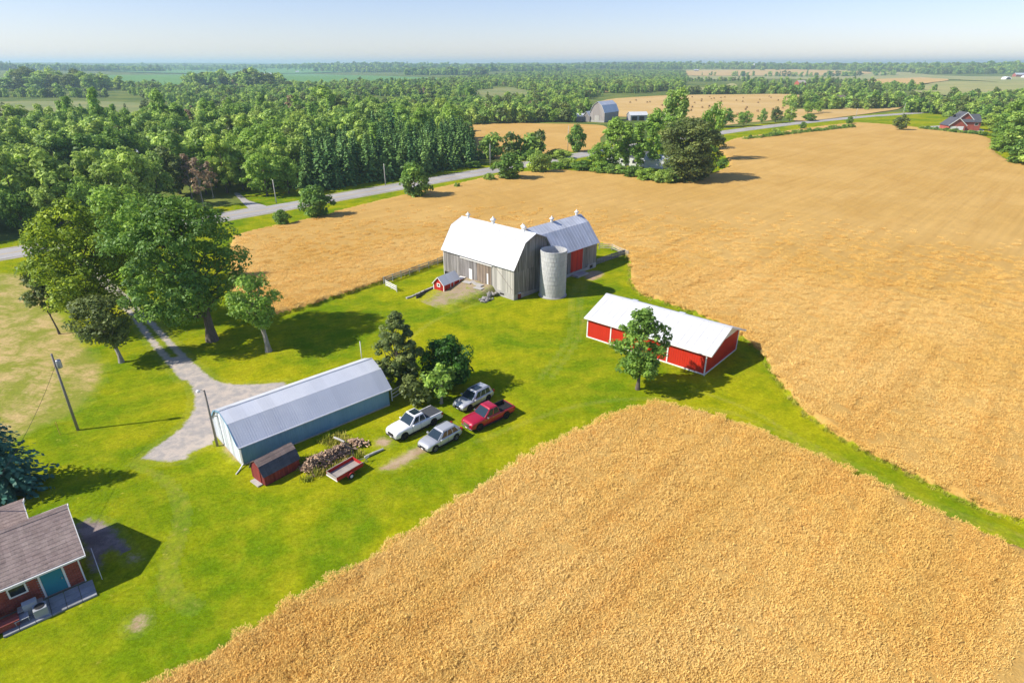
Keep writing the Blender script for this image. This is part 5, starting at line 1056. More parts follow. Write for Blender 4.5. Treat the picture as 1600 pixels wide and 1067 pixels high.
def conifer(seed, h, rad, levels=24, br=9, q=5, leaf=.5, leafm=None, base=.05, power=.85, sag=.22):
    rg = np.random.RandomState(seed); P = []; N = []; S = []; TI = []
    for l in range(levels):
        t_ = (l + rg.uniform(-.3, .3)) / levels; t_ = min(max(t_, 0), .985); z = h * (base + (1 - base) * t_); R_ = rad * (1 - t_) ** power * rg.uniform(.85, 1.12) + .08; nb = max(4, int(br * (1 - t_ * .5))); a0_ = rg.uniform(0, 6.28); tt_ = rg.normal(0, .1)
        for b in range(nb):
            a = a0_ + 6.283 * b / nb + rg.uniform(-.25, .25); Lb = R_ * rg.uniform(.75, 1.1)
            for k in range(q):
                f_ = (k + .6) / q; p_ = np.array([math.cos(a) * Lb * f_, math.sin(a) * Lb * f_, z - sag * Lb * f_ * f_ + .10 * Lb * max(0, f_ - .6)]); P.append(p_ + rg.normal(0, .04, 3)); N.append([math.cos(a) * .5, math.sin(a) * .5, .9]); S.append(leaf * (1.15 - .55 * f_) * (.55 + .6 * (1 - t_))); TI.append(tt_ + rg.normal(0, .12) + .16 * (f_ - .5))
    P = np.array(P); N = unit_rows(np.array(N) + rg.normal(0, .33, (len(P), 3))); rad_ = np.column_stack([N[:, 0], N[:, 1], np.zeros(len(P))]); u = unit_rows(np.cross(N, rad_ + rg.normal(0, .05, rad_.shape))); v = np.cross(u, N); s = np.array(S)[:, None]
    u = u * s * .6; v = v * s * .8; V = np.stack([P - v, P + u, P + v, P - u], 1).reshape(-1, 3); cm = np_mesh('crown', V, np.arange(len(V)).reshape(-1, 4), np.array(TI)); cm.materials.append(leafm or LF_SPR)
    tm = MB().tube([(0, 0, -.1), (0, 0, h * .5), (0, 0, h * .97)], [h * .018 + .05, h * .011, .03], 7).mesh('trunk'); tm.materials.append(BARK); return tm, cm
def plant(name, meshes, loc, scale, rz, label, cat='tree', group=None):
    o = empty(name, loc, rz, label, cat, group); o.scale = scale if hasattr(scale, '__len__') else (scale,) * 3
    for nm, me in zip(('trunk', 'crown'), meshes):
        if me is None: continue
        c = bpy.data.objects.new(nm, me); COL.objects.link(c); c.parent = o
    return o
# ---------------- the trees standing on the farm, each its own
def span(px_w, base): return px_w / FPX * math.hypot(base.y * math.cos(PITCH) + CAM_H * math.sin(PITCH), 0)
def own(name, px, topy, wpx, label, cat='tree', hf=1.0, **kw):
    b = at(*px); h = height_of(b, topy) * hf; rad = span(wpx, b) / 2 * .9; return plant(name, broadleaf(kw.pop('seed'), h, rad, **kw), b, 1, 0, label, cat)
own('oak_tree', (332, 532), 303, 196, 'huge dark green oak beside the driveway', seed=3, shape='round', h0=.16, nclump=260, per=120, leaf=.27, leafm=LF_OAK, r=.62, nlimb=26, crad=.155, var=.2, shift=(-1.8, 0), lean=(-.8, 0))
own('ash_tree', (158, 508), 306, 172, 'tall yellow-green tree left of the driveway', seed=5, shape='oval', h0=.14, nclump=230, per=110, leaf=.27, leafm=LF_YEL, r=.5, nlimb=24, crad=.165, var=.2)
own('lime_tree', (212, 452), 286, 118, 'light green tree behind the yellow-green tree and oak', seed=6, shape='round', h0=.12, nclump=120, per=80, leaf=.36, leafm=LF_LIGHT, r=.35, nlimb=12, crad=.2, var=.18)
own('walnut_tree', (190, 566), 462, 104, 'smaller leaning tree at the driveway edge', seed=7, shape='spread', h0=.25, nclump=80, per=90, leaf=.24, leafm=LF_OLIVE, bark=BARKP, r=.27, lean=(-2.0, .6), crad=.25, nlimb=14)
own('pale_tree', (420, 549), 425, 100, 'half-bare light green tree with pale trunk beside the oak', seed=9, shape='spread', h0=.3, nclump=70, per=80, leaf=.24, leafm=LF_LIGHT, bark=BARKP, r=.34, lean=(-1.7, .5), crad=.25, nlimb=26, var=.22)
own('slender_tree', (93, 522), 424, 56, 'slender leaning tree at the edge of the dry meadow', seed=11, shape='oval', h0=.35, nclump=26, per=60, leaf=.34, leafm=LF_OLIVE, r=.13, lean=(-1.8, .3), crad=.3, nlimb=10)
own('cedar_tree', (626, 610), 484, 80, 'olive oval tree at the end of the blue shed', seed=13, shape='oval', h0=.08, nclump=170, per=95, leaf=.19, leafm=LF_OLIVE, r=.25, crad=.17, nlimb=12, var=.12)
own('round_bush', (700, 604), 524, 96, 'round dark green bush between shed and parked cars', 'bush', seed=15, shape='round', h0=.02, nclump=130, per=110, leaf=.19, leafm=LF_DARK, r=.2, crad=.24, nlimb=10)
own('small_apple_tree', (690, 630), 566, 62, 'scraggly light green tree in front of the round bush', seed=17, shape='spread', h0=.12, nclump=26, per=60, leaf=.25, leafm=LF_LIGHT, bark=BARKP, r=.16, crad=.3, nlimb=26, var=.2)
own('low_shrub', (650, 628), 582, 60, 'low olive shrub at the corner of the blue shed', 'bush', seed=18, shape='round', h0=.0, nclump=24, per=60, leaf=.25, leafm=LF_OLIVE, r=.1, crad=.32, nlimb=8)
own('maple_tree', (996, 608), 478, 106, 'dark green maple in front of the long red shed', seed=19, shape='oval', h0=.16, nclump=120, per=95, leaf=.21, leafm=LF_OAK, r=.22, crad=.185, nlimb=18, var=.15)
b_ = at(18, 768); plant('blue_spruce', conifer(21, 8.8, 3.7, 24, 15, 10, .44, LF_BLUE, .04, .7, .15), b_, 1, .4, 'blue spruce beside the brick bungalow', 'tree')
o = MB()
for k in range(9):
    a = k * .7; o.tube([(0, 0, 0), (.4 * math.cos(a), .4 * math.sin(a), 1.2), (1.0 * math.cos(a + .3), 1.0 * math.sin(a + .3), 2.0 + .2 * (k % 3)), (1.5 * math.cos(a + .4), 1.5 * math.sin(a + .4), 2.3 + .3 * (k % 2))], [.05, .035, .02, .008], 5)
o = o.build('dead_branches', BARKP); o.location = at(676, 610); tag(o, 'bare dead branches poking out before the round bush', 'branches', None, 'stuff')
# ---------------- shared shapes for the middle distance
def mk(fn, *a, **k): return fn(*a, **k)
BL = [broadleaf(100 + i, 12, 4.2 + .5 * (i % 3), ('round', 'oval', 'round', 'spread', 'oval', 'round')[i], .10, 64, 74, .42, (LF_MID, LF_MID, LF_LIGHT, LF_MID, LF_OLIVE, LF_OAK)[i], None, .24, crad=.23, nlimb=8) for i in range(6)]
SP_ = [conifer(120 + i, 13, 2.7 + .2 * i, 22, 8, 4, .85) for i in range(3)]
PO = [broadleaf(130 + i, 15, 2.9, 'poplar', .06, 70, 80, .34, (LF_LIGHT, LF_LIGHT)[i], BARKP, .26, crad=.34, nlimb=8) for i in range(2)]
WI = broadleaf(140, 16, 7.2, 'round', .0, 230, 90, .36, LF_OLIVE, None, .5, crad=.19, nlimb=10, droop=.35)
SH = [broadleaf(150 + i, 5, 2.7, 'round', .0, 56, 80, .26, (LF_MID, LF_OAK, LF_LIGHT)[i], None, .1, crad=.27, nlimb=4) for i in range(3)]
BR = [broadleaf(160 + i, 11, 2.6, 'oval', .2, 26, 22, .42, LF_BROWN, BARKP, .17, crad=.3, nlimb=22) for i in range(2)]
DIM = {}
def dims(ms): 
    if id(ms[1]) not in DIM:
        n = len(ms[1].vertices); a = np.empty(n * 3, np.float32); ms[1].vertices.foreach_get('co', a); a = a.reshape(-1, 3); DIM[id(ms[1])] = (a[:, 2].max(), np.percentile(np.hypot(a[:, 0], a[:, 1]), 97))
    return DIM[id(ms[1])]
tr_r = np.random.RandomState(77)
def tree_px(name, px, topy, wpx, ms, label, cat='tree', group=None):
    b = at(*px); h = max(1.2, height_of(b, topy)); w = span(wpx, b) / 2; H_, R_ = dims(ms); return plant(name, ms, b, (w / R_, w / R_, h / H_), tr_r.uniform(0, 6.28), label, cat, group)
for nm, px, ty, w, ms, lab, cat in [
    ('roadside_tree', (649, 309), 251, 52, SH[1], 'large round dark tree on the near verge before the spruces', 'tree'),
    ('roadside_bush', (498, 341), 288, 50, SH[1], 'round dark bush on the near verge left of the road bend', 'bush'),
    ('roadside_bush', (443, 353), 327, 27, SH[1], 'small round bush at the near verge, leftmost of the roadside bushes', 'bush'),
    ('roadside_tree', (794, 282), 237, 48, SH[1], 'broad dark bushy tree right of the small verge bushes', 'tree'),
    ('roadside_bush', (843, 271), 235, 38, SH[0], 'dark bushy tree beside the road left of the grove', 'bush'),
    ('roadside_tree', (901, 237), 193, 31, SH[1], 'dark oval tree at the edge of the small wheat field', 'tree'),
    ('roadside_bush', (741, 262), 252, 24, SH[2], 'pale bush across the road below the spruce corner', 'bush'),
    ('roadside_bush', (764, 284), 270, 18, SH[0], 'tiny green bush on the near verge before the wheat', 'bush'),
    ('roadside_bush', (714, 295), 285, 10, SH[0], 'tiniest dark bush on the near verge', 'bush'),
    ('roadside_bush', (872, 248), 233, 40, SH[0], 'low hedge bush below the dark oval tree', 'bush'),
    ('roadside_bush', (830, 252), 234, 30, SH[1], 'dark shrub across the road at the small wheat field corner', 'bush'),
    ('round_dark_tree', (1131, 199), 169, 31, BL[5], 'round dark tree just right of the grove', 'tree'),
    ('roadside_tree', (1162, 197), 173, 24, BL[2], 'light green tree by the pole right of the grove', 'tree'),
    ('roadside_tree', (1190, 194), 169, 15, BL[1], 'slim upright tree left of the pair before the stubble', 'tree'),
    ('roadside_tree', (1211, 192), 166, 21, BL[4], 'ragged dark tree before the stubble field', 'tree'),
    ('roadside_tree', (1233, 190), 166, 20, BL[1], 'dark leafy tree next to the roadside pole by the stubble', 'tree'),
    ('roadside_bush', (1265, 189), 177, 22, SH[1], 'low dark bush on the far road side past the stubble', 'bush'),
    ('roadside_bush', (1327, 195), 182, 11, SH[1], 'single round bush on the near verge at the wheat crest', 'bush'),
    ('roadside_bush', (1253, 203), 190, 11, SH[1], 'small round bush on the near verge below the road', 'bush'),
    ('roadside_bush', (1212, 211), 200, 14, SH[0], 'low bush on the near verge at the wheat edge', 'bush'),
    ('yard_bush', (1128, 263), 248, 17, SH[1], 'round bush alone at the wheat edge right of the willow', 'bush'),
    ('willow_tree', (1073, 283), 182, 100, WI, 'massive olive willow at the right end of the grove', 'tree'),
    ('grove_tree', (1108, 252), 158, 42, BL[2], 'tall green tree behind the willow', 'tree'),
    ('grove_tree', (1052, 236), 136, 46, BL[3], 'tallest ragged tree at the back of the grove', 'tree'),
    ('poplar_tree', (957, 268), 182, 36, PO[0], 'bright yellow-green poplar at the left of the grove', 'tree'),
    ('poplar_tree', (977, 264), 190, 27, PO[1], 'second poplar from the left in the grove', 'tree'),
    ('poplar_tree', (995, 268), 190, 29, PO[1], 'grove poplar in front of the white house', 'tree'),
    ('poplar_tree', (1018, 262), 168, 34, PO[0], 'tall pale-trunked poplar in the middle of the grove', 'tree'),
    ('poplar_tree', (1037, 256), 180, 36, PO[1], 'dark poplar between the pale-trunked one and the willow', 'tree'),
    ('grove_tree', (936, 268), 222, 40, BL[2], 'low light tree at the left end of the grove', 'tree'),
    ('yard_tree', (1406, 205), 178, 24, BL[4], 'small drooping tree before the brick gabled house', 'tree'),
    ('house_tree', (1262, 179), 157, 18, BL[2], 'left light green tree of the pair before the dark grove', 'tree'),
    ('house_tree', (1279, 177), 156, 17, BL[2], 'right light green tree of the pair before the dark grove', 'tree')]:
    tree_px(nm, px, ty, w, ms, lab, cat, None)
for i, (x, y, ty, w) in enumerate([(888, 262, 246, 34), (910, 268, 250, 40), (938, 272, 252, 34), (962, 274, 256, 34), (986, 279, 258, 32), (1010, 284, 262, 34), (1034, 288, 264, 34), (1050, 287, 262, 30), (868, 266, 252, 26), (1088, 280, 262, 34), (1105, 272, 255, 26)]):
    tree_px('hedge_shrub', (x, y), ty, w, SH[i % 3], 'dense green shrub in the hedge below the grove along the wheat', 'shrub', 'hedge shrubs below the grove')
for i in range(26):
    x = 1165 + i * 6.6; tree_px('verge_shrub', (x, 219.5 - (x - 1165) * .112), 211.5 - (x - 1165) * .115 + tr_r.uniform(-2, 2.5), tr_r.uniform(7, 13), SH[i % 3], 'tiny green shrub in the verge row along the far wheat edge', 'shrub', 'shrubs on the far near-side verge')
for i in range(14):
    x = 1440 + i * 7.5; tree_px('hedge_shrub', (x, 203.5 + (x - 1440) * .09), 197 + (x - 1440) * .09 + tr_r.uniform(-1.5, 1), tr_r.uniform(8, 13), SH[i % 2], 'low clipped shrub in the hedge before the brick gabled house', 'shrub', 'hedge of the brick gabled house')
# right-hand wood edge
for i, (x, y, ty, w) in enumerate([(1572, 226, 172, 58), (1600, 240, 165, 66), (1560, 214, 178, 44), (1640, 250, 160, 80), (1590, 258, 214, 48), (1565, 236, 205, 40), (1618, 262, 222, 50), (1588, 215, 150, 50), (1620, 225, 145, 60), (1545, 205, 176, 30), (1690, 262, 165, 90), (1660, 272, 222, 60)]):
    tree_px('wood_edge_tree', (x, y), ty, w, (BL[5], BL[0], BL[3], BL[2])[i % 4] if ty < 200 else SH[(i % 3)], 'dense green tree in the wood at the right edge of the wheat', 'tree', 'trees of the wood at the right edge')
# ---------------- woods across the road
def scatter(poly, sp, seed, jit=.42):
    rg = np.random.RandomState(seed); lo, hi = poly.min(0), poly.max(0); g = np.array([(x, y) for x in np.arange(lo[0], hi[0], sp) for y in np.arange(lo[1], hi[1], sp)]); g = g + rg.uniform(-jit, jit, g.shape) * sp
    return g[inside(g, poly)]
woodL = wpoly([(-420, 452), (-200, 412), (0, 375), (150, 352), (335, 322), (350, 304), (372, 298), (378, 300), (430, 293), (478, 293), (480, 308), (590, 288), (700, 267), (748, 256), (742, 226), (700, 202), (560, 197), (450, 199), (300, 204), (200, 211), (60, 214), (-100, 222), (-420, 240)])
spruce_poly = wpoly([(486, 307), (590, 288), (700, 267), (744, 257), (738, 236), (700, 228), (620, 238), (540, 254), (486, 272), (474, 292)])
P = scatter(woodL, 7.4, 1); P = P[~inside(P, spruce_poly)]
dr_ = sdist(P, ROAD, False); P = P[dr_ > 11]; P = P[vnoise(P, 30, 21) > -.48]
S1 = scatter(spruce_poly, 4.0, 2, .48); S1 = S1[sdist(S1, ROAD, False) > 10]
def infront(P, k=.95): return np.abs(P[:, 0]) / P[:, 1] < k
allw = [(q, 'b') for q in P if abs(q[0]) / q[1] < .98] + [(q, 's') for q in S1]
allw.sort(key=lambda e: math.hypot(*e[0]))
wr = np.random.RandomState(31); rest_b = []; rest_s = []; nb = ns = 0
front = S1[np.argsort(sdist(S1, ROAD, False))[:95]]; fset = {tuple(q) for q in front}
def col_of(q):
    """where a place falls from left to right in the photograph"""
    fy = math.cos(PITCH) * q[1] + math.sin(PITCH) * CAM_H; return CX + FPX * q[0] / fy
def spruce_label(q, hs):
    x = col_of(q); d = float(sdist(np.array([q]), ROAD, False)[0]); z = 'beside the bright maples' if x < 540 else 'behind the roadside pole' if x < 620 else 'behind the large round verge tree' if x < 690 else 'at the small wheat field corner'
    return ('tall' if hs > 1.06 else 'short' if hs < .95 else 'mid-height') + ' dark spruce ' + ('in the front row ' if d < 14 else 'in the second row ' if d < 18 else 'deeper in the rows ') + z
def wood_label(q, ms, s):
    k = [i for i in range(6) if BL[i] is ms][0]; look = ('broad green', 'upright green', 'bright light green', 'spreading green', 'greyish olive', 'dark rounded')[k]; x = col_of(q); d = float(sdist(np.array([q]), ROAD, False)[0])
    z = 'at the left picture edge' if x < 60 else 'behind the yellow-green tree' if x < 190 else 'behind the huge oak' if x < 330 else 'near the side road lawn' if x < 480 else 'behind the spruces'
    return ('tall ' if s > 1.12 else 'small ' if s < .9 else '') + look + ' tree ' + ('on the road edge of the wood ' if d < 24 else 'inside the left wood ' if d < 60 else 'deep in the left wood ') + z
for q, k in allw:
    if k == 's':
        if tuple(q) in fset:
            hs = wr.uniform(.72, 1.22); plant('spruce_tree', SP_[wr.randint(3)], (q[0], q[1], 0), (hs * wr.uniform(1.05, 1.35),) * 2 + (hs * .98,), wr.uniform(0, 6.28), spruce_label(q, hs), 'tree', 'spruces planted along the road')
        else: rest_s.append(q)
    else:
        if nb < 185:
            nb += 1; brown = 0
            # the stand of browned trees near the side road
            bp_ = at(290, 318); brown = math.hypot(q[0] - bp_.x, q[1] - bp_.y) < 14 and wr.uniform() < .5
            ms = BR[wr.randint(2)] if brown else BL[(0, 1, 3, 0, 5, 2, 4)[wr.randint(7)]]; s = wr.uniform(.85, 1.5)
            if brown: plant('dying_tree', ms, (q[0], q[1], 0), (s * .9, s * .9, s), wr.uniform(0, 6.28), 'thin tree with reddish-brown dying foliage in the left wood', 'tree', 'browned trees of the left wood')
            else: plant('woodland_tree', ms, (q[0], q[1], 0), (s * wr.uniform(.75, 1.12), s * wr.uniform(.75, 1.12), s), wr.uniform(0, 6.28), wood_label(q, ms, s), 'tree', 'trees of the left wood')
        else: rest_b.append(q)
# lighter maple by the side road, the photograph's brightest crown
tree_px('bright_maple', (418, 306), 229, 62, BL[2], 'bright green maple at the side road lawn', 'tree'); tree_px('bright_maple', (452, 303), 243, 42, BL[2], 'second bright green maple next to the spruces', 'tree')
# ---------------- the mass of wood beyond, which nobody could count
def merged(ms):
    return ms[1]
FAR = [broadleaf(200 + i, 11, 4.6, ('round', 'oval', 'round', 'spread')[i], .0, 22, 26, 1.0, (LF_MID, LF_MID, LF_OLIVE, LF_OAK)[i], None, .2, crad=.36, nlimb=0)[1] for i in range(4)] + [conifer(220, 12, 3.0, 14, 7, 3, 1.3)[1], broadleaf(225, 9, 2.6, 'oval', .2, 16, 12, .55, LF_BROWN, None, .17, crad=.3, nlimb=0)[1]]
NEARP = [m_[1] for m_ in BL] + [m_[1] for m_ in SP_] + [m_[1] for m_ in PO] + [m_[1] for m_ in BR]
def mass(name, P, protos, weights, lo, hi, label, seed, wide=1.0):
    rg = np.random.RandomState(seed); P = np.asarray(P); n = len(P); s = rg.uniform(lo, hi, n); idx = rg.choice(len(protos), n, p=np.array(weights) / sum(weights))
    s = s * np.where(rg.uniform(0, 1, n) < .14, rg.uniform(1.1, 1.45, n), 1); o = instance_points(name, np.column_stack([P, terr(P[:, 0], P[:, 1]) - .2]), rg.uniform(0, 6.28, n), np.column_stack([s * wide * rg.uniform(.72, 1.15, n), s * wide * rg.uniform(.72, 1.15, n), s]), idx, protos); tag(o, label, 'wood'); return o
mass('left_wood', rest_b, NEARP, [3, 3, 2, 3, 2.5, 1.6, .4, .4, .4, 1.0, 1.2, .3, .3], .7, 1.45, 'dense mixed wood across the road on the left', 3)
mass('spruce_wood', rest_s, NEARP, [.3, .3, .1, 0, .1, 0, 5, 5, 5, .3, .3, 0, 0], .8, 1.15, 'dark spruce plantation behind its front rows', 4)
vall = wpoly([(180, 205), (240, 192), (300, 172), (215, 152), (190, 142), (320, 145), (440, 139), (600, 133), (720, 126), (800, 118), (930, 112), (1070, 113), (1075, 126), (1065, 140), (1010, 146), (940, 150), (900, 160), (925, 178), (905, 190), (850, 192), (760, 191), (715, 197), (560, 196), (400, 199)], True)
PV = scatter(vall, 8.2, 5); r_ = np.hypot(*PV.T); clear = wpoly([(740, 142), (800, 138), (835, 146), (800, 158), (768, 166), (735, 160), (742, 150)], True); dens = vnoise(PV, 60, 7) + .5 * vnoise(PV, 22, 8)
PV = PV[(~inside(PV, clear)) & (dens > -.25)]; rv = np.hypot(*PV.T)
W6_ = [3, 3, 2, 2.5, .8, .35]
nearv = PV[rv < 480]; mass('valley_wood', nearv, NEARP, [3, 3, 2, 3, 3, 1.6, .3, .3, .3, .8, .8, .4, .4], .5, .95, 'broken wood and scrub in the valley beyond the road', 6); mass('valley_wood', PV[rv >= 480], FAR, W6_, .5, 1.0, 'mass of green wood filling the valley to the far fields', 8)
# left meadow scrub and hedges, scattered lots to the skyline
hedges = []
def hedge_line(px, n, wob=3.0, seed=0):
    rg = np.random.RandomState(seed); pts_ = np.array([tuple(att(*q))[:2] for q in px]); L = np.concatenate([[0], np.cumsum(np.hypot(*np.diff(pts_, axis=0).T))]); u = np.sort(rg.uniform(0, L[-1], n)); return np.column_stack([np.interp(u, L, pts_[:, 0]), np.interp(u, L, pts_[:, 1])]) + rg.normal(0, wob, (n, 2))
H1 = [hedge_line([(-200, 160), (0, 152), (160, 153)], 120, 5, 1), hedge_line([(190, 136), (300, 146), (420, 140)], 160, 12, 2), hedge_line([(1055, 148), (1150, 147), (1250, 148), (1390, 150)], 150, 6, 3), hedge_line([(1160, 140), (1260, 139), (1350, 138), (1440, 143)], 170, 9, 4), hedge_line([(1245, 168), (1320, 170), (1400, 168), (1460, 170)], 120, 9, 5), hedge_line([(1430, 160), (1500, 160), (1600, 158), (1700, 160)], 130, 12, 6), hedge_line([(1480, 182), (1540, 178), (1600, 176), (1700, 180)], 90, 8, 7), hedge_line([(1180, 132), (1300, 130), (1360, 133)], 90, 9, 8), hedge_line([(1070, 128), (1150, 127), (1200, 128)], 70, 6, 9), hedge_line([(905, 146), (1020, 143), (1060, 141)], 80, 6, 10), hedge_line([(760, 247), (800, 250), (845, 247)], 14, 1.0, 11), hedge_line([(730, 195), (850, 190), (905, 191)], 50, 3, 12), hedge_line([(1430, 175), (1480, 178), (1540, 186)], 70, 8, 13), hedge_line([(1250, 160), (1300, 163), (1390, 160)], 90, 9, 14)]
mass('field_hedges', np.vstack(H1), FAR, [3, 2, 2, 2, .6, .25], .45, 1.05, 'hedgerows and tree belts between the distant fields', 12)
scr = scatter(wpoly([(-250, 205), (0, 200), (180, 198), (290, 172), (180, 162), (0, 166), (-250, 172)], True), 13, 14); scr = scr[vnoise(scr, 40, 5) > .1]; mass('meadow_scrub', scr, FAR, [3, 1, 3, 1, .2, .2], .2, .5, 'scattered scrub on the pale meadow at the left', 15)
rgf = np.random.RandomState(99); FP = []
for (x0, x1, y, n, w) in [(-250, 260, 112.5, 700, 40), (-250, 420, 106, 1200, 90), (180, 620, 104.5, 1000, 90), (430, 560, 107.5, 250, 30), (500, 900, 112, 900, 60), (560, 1060, 105, 1200, 100), (760, 1080, 108, 700, 50), (1040, 1560, 106, 1500, 70), (1240, 1850, 108.5, 1900, 70), (1350, 1850, 113, 1500, 45), (1450, 1850, 116.5, 700, 25), (-250, 1850, 102.5, 1600, 260), (1080, 1420, 118, 60, 10), (640, 760, 117, 260, 25), (0, 180, 140, 90, 20), (300, 460, 133, 110, 14)]:
    a_, b_ = att(x0, y), att(x1, y); u = rgf.uniform(0, 1, n); q = np.column_stack([a_.x + (b_.x - a_.x) * u, a_.y + (b_.y - a_.y) * u + rgf.normal(0, w, n)]); q[:, 1] += 60 * np.sin(q[:, 0] / 200); FP.append(q)
FP = np.vstack(FP); fp_r = np.hypot(*FP.T); mass('distant_woods', FP, FAR, [3, 2, 2, 2, 1, .05], .9, 2.0, 'far woods and tree lines up to the skyline', 17, 1.25)
# ================================================================== far farms and houses
def px_anchor(px, far=True): return att(*px) if far else at(*px)
def far_shed(name, px, rz, L, W, E, RZ, label, wallm, roofm, cat='shed', gambrel=False, over=.4):
    b = att(*px); o = empty(name, (b.x, b.y, b.z), rz, label, cat)
    prof_ = [(0, E), (W * .22, E + (RZ - E) * .68), (W / 2, RZ), (W * .78, E + (RZ - E) * .68), (W, E)] if gambrel else [(0, E), (W / 2, RZ), (W, E)]
    MB().prism([(0, -.5), (W, -.5)] + [(y, z - .05) for y, z in prof_[::-1]], 0, L).build('wall', wallm, o)
    for (y0, z0), (y1, z1) in zip(prof_[:-1], prof_[1:]):
        s = MB(); (slope(s, -over, L + over, y0, z0, y1, z1, 2.0, .12, 0, .04) if z1 > z0 else slope(s, -over, L + over, y1, z1, y0, z0, 2.0, .12, 0, .04)); tag(s.build('roof_slope', roofm, o), kind='stuff')
    return o
fbn = far_shed('gambrel_barn', (944, 192), R(55), 20, 10.5, 5.6, 12.2, 'distant grey gambrel barn beyond the small wheat field', mat('far_barn_boards', (.30, .27, .25), .9, (.36, .33, .31), .3, .15, (3, 3, .4)), GALV, 'barn', True)
panel('y', -.06, 3.8, 6.8, 0, 4.0, -1, .06).build('barn_door', WOODPALE, fbn); MB().box(-.2, .0, 0, 10.5, 0, 1.0).build('foundation', CONCRETE, fbn)
far_shed('lean_to_barn', (921, 191), R(55), 9, 5, 3.2, 6.2, 'low silver-roofed shed attached left of the distant gambrel barn', WOODGREY, GALV)
far_shed('farm_shed', (896, 191), R(20), 12, 6, 3.0, 4.8, 'long white-roofed shed left of the distant barn', WOODGREY, ROOFWHITE)
far_shed('farm_shed', (830, 190), R(5), 7, 4, 2.0, 3.0, 'small white hut at the edge of the far scrub', WHITETRIM, ROOFWHITE)
far_shed('farm_shed', (853, 190), R(5), 5, 4, 1.8, 2.6, 'small brown hut next to the white hut', WOODBROWN, WOODBROWN)
ims = far_shed('implement_shed', (985, 189), R(12), 12, 7, 3.2, 5.2, 'white-roofed open shed right of the distant barn', mat('far_grey_wall', (.33, .33, .34), .9), ROOFWHITE)
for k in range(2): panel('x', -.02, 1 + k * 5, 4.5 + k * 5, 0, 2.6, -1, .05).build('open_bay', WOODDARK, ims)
BEIGE = mat('beige_siding', (.50, .44, .36), .8); WHITEWALL = mat('white_siding', (.74, .75, .76), .7, None, 1, .06)
far_shed('farmhouse', (1052, 190), R(60), 10, 8, 5, 8.2, 'beige gabled house behind the tall grove trees', BEIGE, SHINGD, 'house')
wh = far_shed('white_house', (948, 258), R(-22), 17, 8, 2.9, 4.9, 'white bungalow hidden behind the grove poplars', WHITEWALL, SHINGD, 'house')
for x in (2.2, 5.2, 9.4, 13): window(wh, 'x', 0, x, x + 1.3, 1.0, 2.0, -1, .1)
panel('x', -.02, 7.2, 8.2, .1, 2.1, -1, .05).build('door', SHINGD, wh)
far_shed('white_garage', (1006, 263), R(-22), 9, 7, 2.7, 4.3, 'white garage with pale blue roof beside the white bungalow', WHITEWALL, GALVOLD, 'garage')
far_shed('woodland_garage', (186, 254), R(40), 7, 5, 2.6, 4.4, 'small pale-roofed garage among the left wood', WHITEWALL, GALV, 'garage')
# brick gabled house by the wheat crest
b_ = at(1478, 204); bh = empty('gabled_house', (b_.x, b_.y, 0), R(-8), 'red brick house with twin gables and dark roof past the wheat', 'house')
BK2 = mat('bright_brick', (.42, .11, .075), .9, (.36, .09, .065), 1, .15)
MB().prism([(0, 0), (10, 0), (10, 4.6), (0, 4.6)], 5.5, 17).build('wall', BK2, bh)
def front_gable(x0, x1, e, r_, y0, y1, m, rm, nm):
    g_ = MB(); xm = (x0 + x1) / 2; P5 = [(x0, 0), (x1, 0), (x1, e), (xm, r_), (x0, e)]
    n = 5; bse = 0; g_.V = [(x, y0, z) for x, z in P5] + [(x, y1, z) for x, z in P5]; g_.F = [tuple(range(5)), tuple(range(9, 4, -1))] + [(i, (i + 1) % 5, 5 + (i + 1) % 5, 5 + i) for i in range(5)]; g_.T = [0] * 7; g_.build(nm, m, bh)
    for xa, za, xb in ((x0 - .5, e - .35, xm), (x1 + .5, e - .35, xm)):
        s = MB(); s.hexa([(xa, y0 - .5, za), (xb, y0 - .5, r_), (xb, y1, r_), (xa, y1, za), (xa, y0 - .5, za + .2), (xb, y0 - .5, r_ + .2), (xb, y1, r_ + .2), (xa, y1, za + .2)]); s.build('gable_roof', rm, bh); MB().bar((xa, y0 - .55, za + .05), (xb, y0 - .55, r_ + .05), .1, .35).build('barge_board', WHITETRIM, bh)
front_gable(0, 8.5, 3.0, 6.6, -2, 8, BK2, SHINGD, 'garage_block'); front_gable(5.0, 13.5, 5.4, 9.4, 1.5, 10, BK2, SHINGD, 'gable_block')
for x in (.9, 4.4): MB().box(x, x + 3.2, -2.08, -2.0, 0, 2.4).build('garage_door', WHITETRIM, bh)
window(bh, 'x', 1.5, 10.2, 11.6, 1.2, 2.6, -1, .12); window(bh, 'x', 0, 14, 15.6, 2.8, 4.0, -1, .12)
for y0, y1 in ((-.5, 5), (10.5, 5)): s = MB(); slope(s, 5.0, 17.5, y0, 4.4, y1, 8.3, 1.5, .15, 0, .05); tag(s.build('roof_slope', SHINGD, bh), kind='stuff')
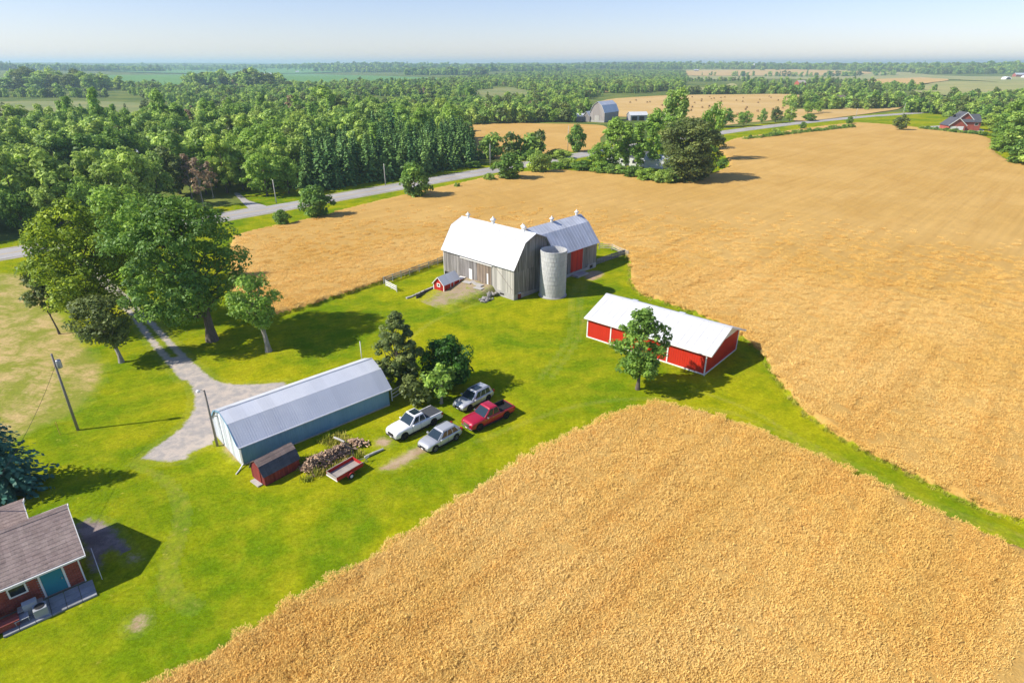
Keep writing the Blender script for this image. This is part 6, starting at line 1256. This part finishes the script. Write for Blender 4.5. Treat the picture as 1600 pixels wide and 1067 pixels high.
# farms on the skyline
for px, rz, L, W, E, RZ, lab, wm, rm in [((407, 118.5), 0, 42, 14, 6, 9, 'long white barn on the far green field', WHITEWALL, ROOFWHITE), ((462, 114.5), .3, 14, 10, 5, 8, 'small white barn right of the long one on the skyline fields', WHITEWALL, ROOFWHITE), ((1186, 108.5), .0, 60, 16, 6, 8, 'long white shed beside the skyline silo', WHITEWALL, ROOFWHITE), ((1147, 109), .2, 24, 14, 7, 11, 'red-brown farm barn left of the skyline silo', BK2, GALVOLD), ((1248, 135), .4, 16, 10, 5, 9, 'pink brick house among the distant trees', BK2, BEIGE), ((1310, 165), .5, 12, 9, 4.5, 8, 'brick house half hidden in the dark roadside grove', BK2, SHINGB), ((1587, 120.5), .1, 30, 14, 6, 11, 'large grey barn at the right skyline', BK2, GALV), ((1325, 117), .1, 16, 9, 4, 6, 'small white shed on the far stubble', WHITEWALL, ROOFWHITE), ((700, 108), .1, 40, 12, 5, 7, 'pale farm shed below the central skyline', WHITEWALL, BEIGE), ((738, 107), .1, 26, 12, 5, 7, 'pale farm shed right of the central skyline shed', WHITEWALL, BEIGE), ((1085, 112), .1, 20, 12, 5, 8, 'grey farm roof at the corner of the far stubble', WOODGREY, GALVOLD)]:
    far_shed('far_barn', px, rz, L, W, E, RZ, lab, wm, rm, 'barn')
sp_ = att(1177.5, 108); so = empty('far_silo', sp_, 0, 'white silo on the right skyline', 'silo'); MB().lathe([(4, 0), (4, 20)], 16).build('shaft', WHITEWALL, so); MB().lathe([(4.1, 20), (3, 22.5), (0, 23.5)], 16).build('dome', WHITETRIM, so)
for px, lab in (((1572, 125), 'white round-roofed shelter with dark mouth on the right pasture'), ((1601, 122), 'second white round-roofed shelter at the right edge')):
    b_ = att(*px); o = empty('round_shelter', b_, R(10), lab, 'shelter'); Rr = 6.5; pr = [(Rr * math.cos(a), Rr * math.sin(a)) for a in np.linspace(0, math.pi, 15)]
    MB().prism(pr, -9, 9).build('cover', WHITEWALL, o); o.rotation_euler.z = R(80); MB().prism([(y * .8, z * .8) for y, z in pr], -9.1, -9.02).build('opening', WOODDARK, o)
# round bales on the stubble
BALE = mat('straw_bale', (.34, .23, .10), .95, (.28, .19, .09), 1, .2)
bm_ = MB(); bm_.tube([(-.75, 0, .85), (-.3, 0, .85), (.3, 0, .85), (.75, 0, .85)], [.8, .86, .86, .8], 14); bme = bm_.mesh('bale'); bme.materials.append(BALE); rgb = random.Random(6)
stub = wpoly([(965, 160), (1060, 153), (1150, 152), (1236, 152), (1230, 166), (1210, 182), (1140, 186), (1080, 176)], True); k = 0
for q in scatter(stub, 21, 44, .45)[:150]:
    if rgb.random() < .45: continue
    o = bpy.data.objects.new('straw_bale', bme); COL.objects.link(o); o.location = (q[0], q[1], float(terr(*q)) + .25); o.rotation_euler.z = rgb.uniform(0, 3.1); tag(o, 'round straw bale lying on the distant stubble field', 'bale', 'straw bales on the stubble')
# ================================================================== air
hz = MB().box(-14500, 14500, -14500, 14500, -60, 90).build('haze', None); hz['kind'] = 'stuff'; tag(hz, 'thin summer haze over the land', 'haze')
m, t = new_mat('haze_air'); pv = t.n('ShaderNodeVolumePrincipled'); pv.inputs['Color'].default_value = (.60, .82, 1, 1); pv.inputs['Density'].default_value = .00016; pv.inputs['Anisotropy'].default_value = .25
oo = t.n('ShaderNodeOutputMaterial'); t.l(pv.outputs[0], oo.inputs['Volume']); hz.data.materials.clear(); hz.data.materials.append(m)
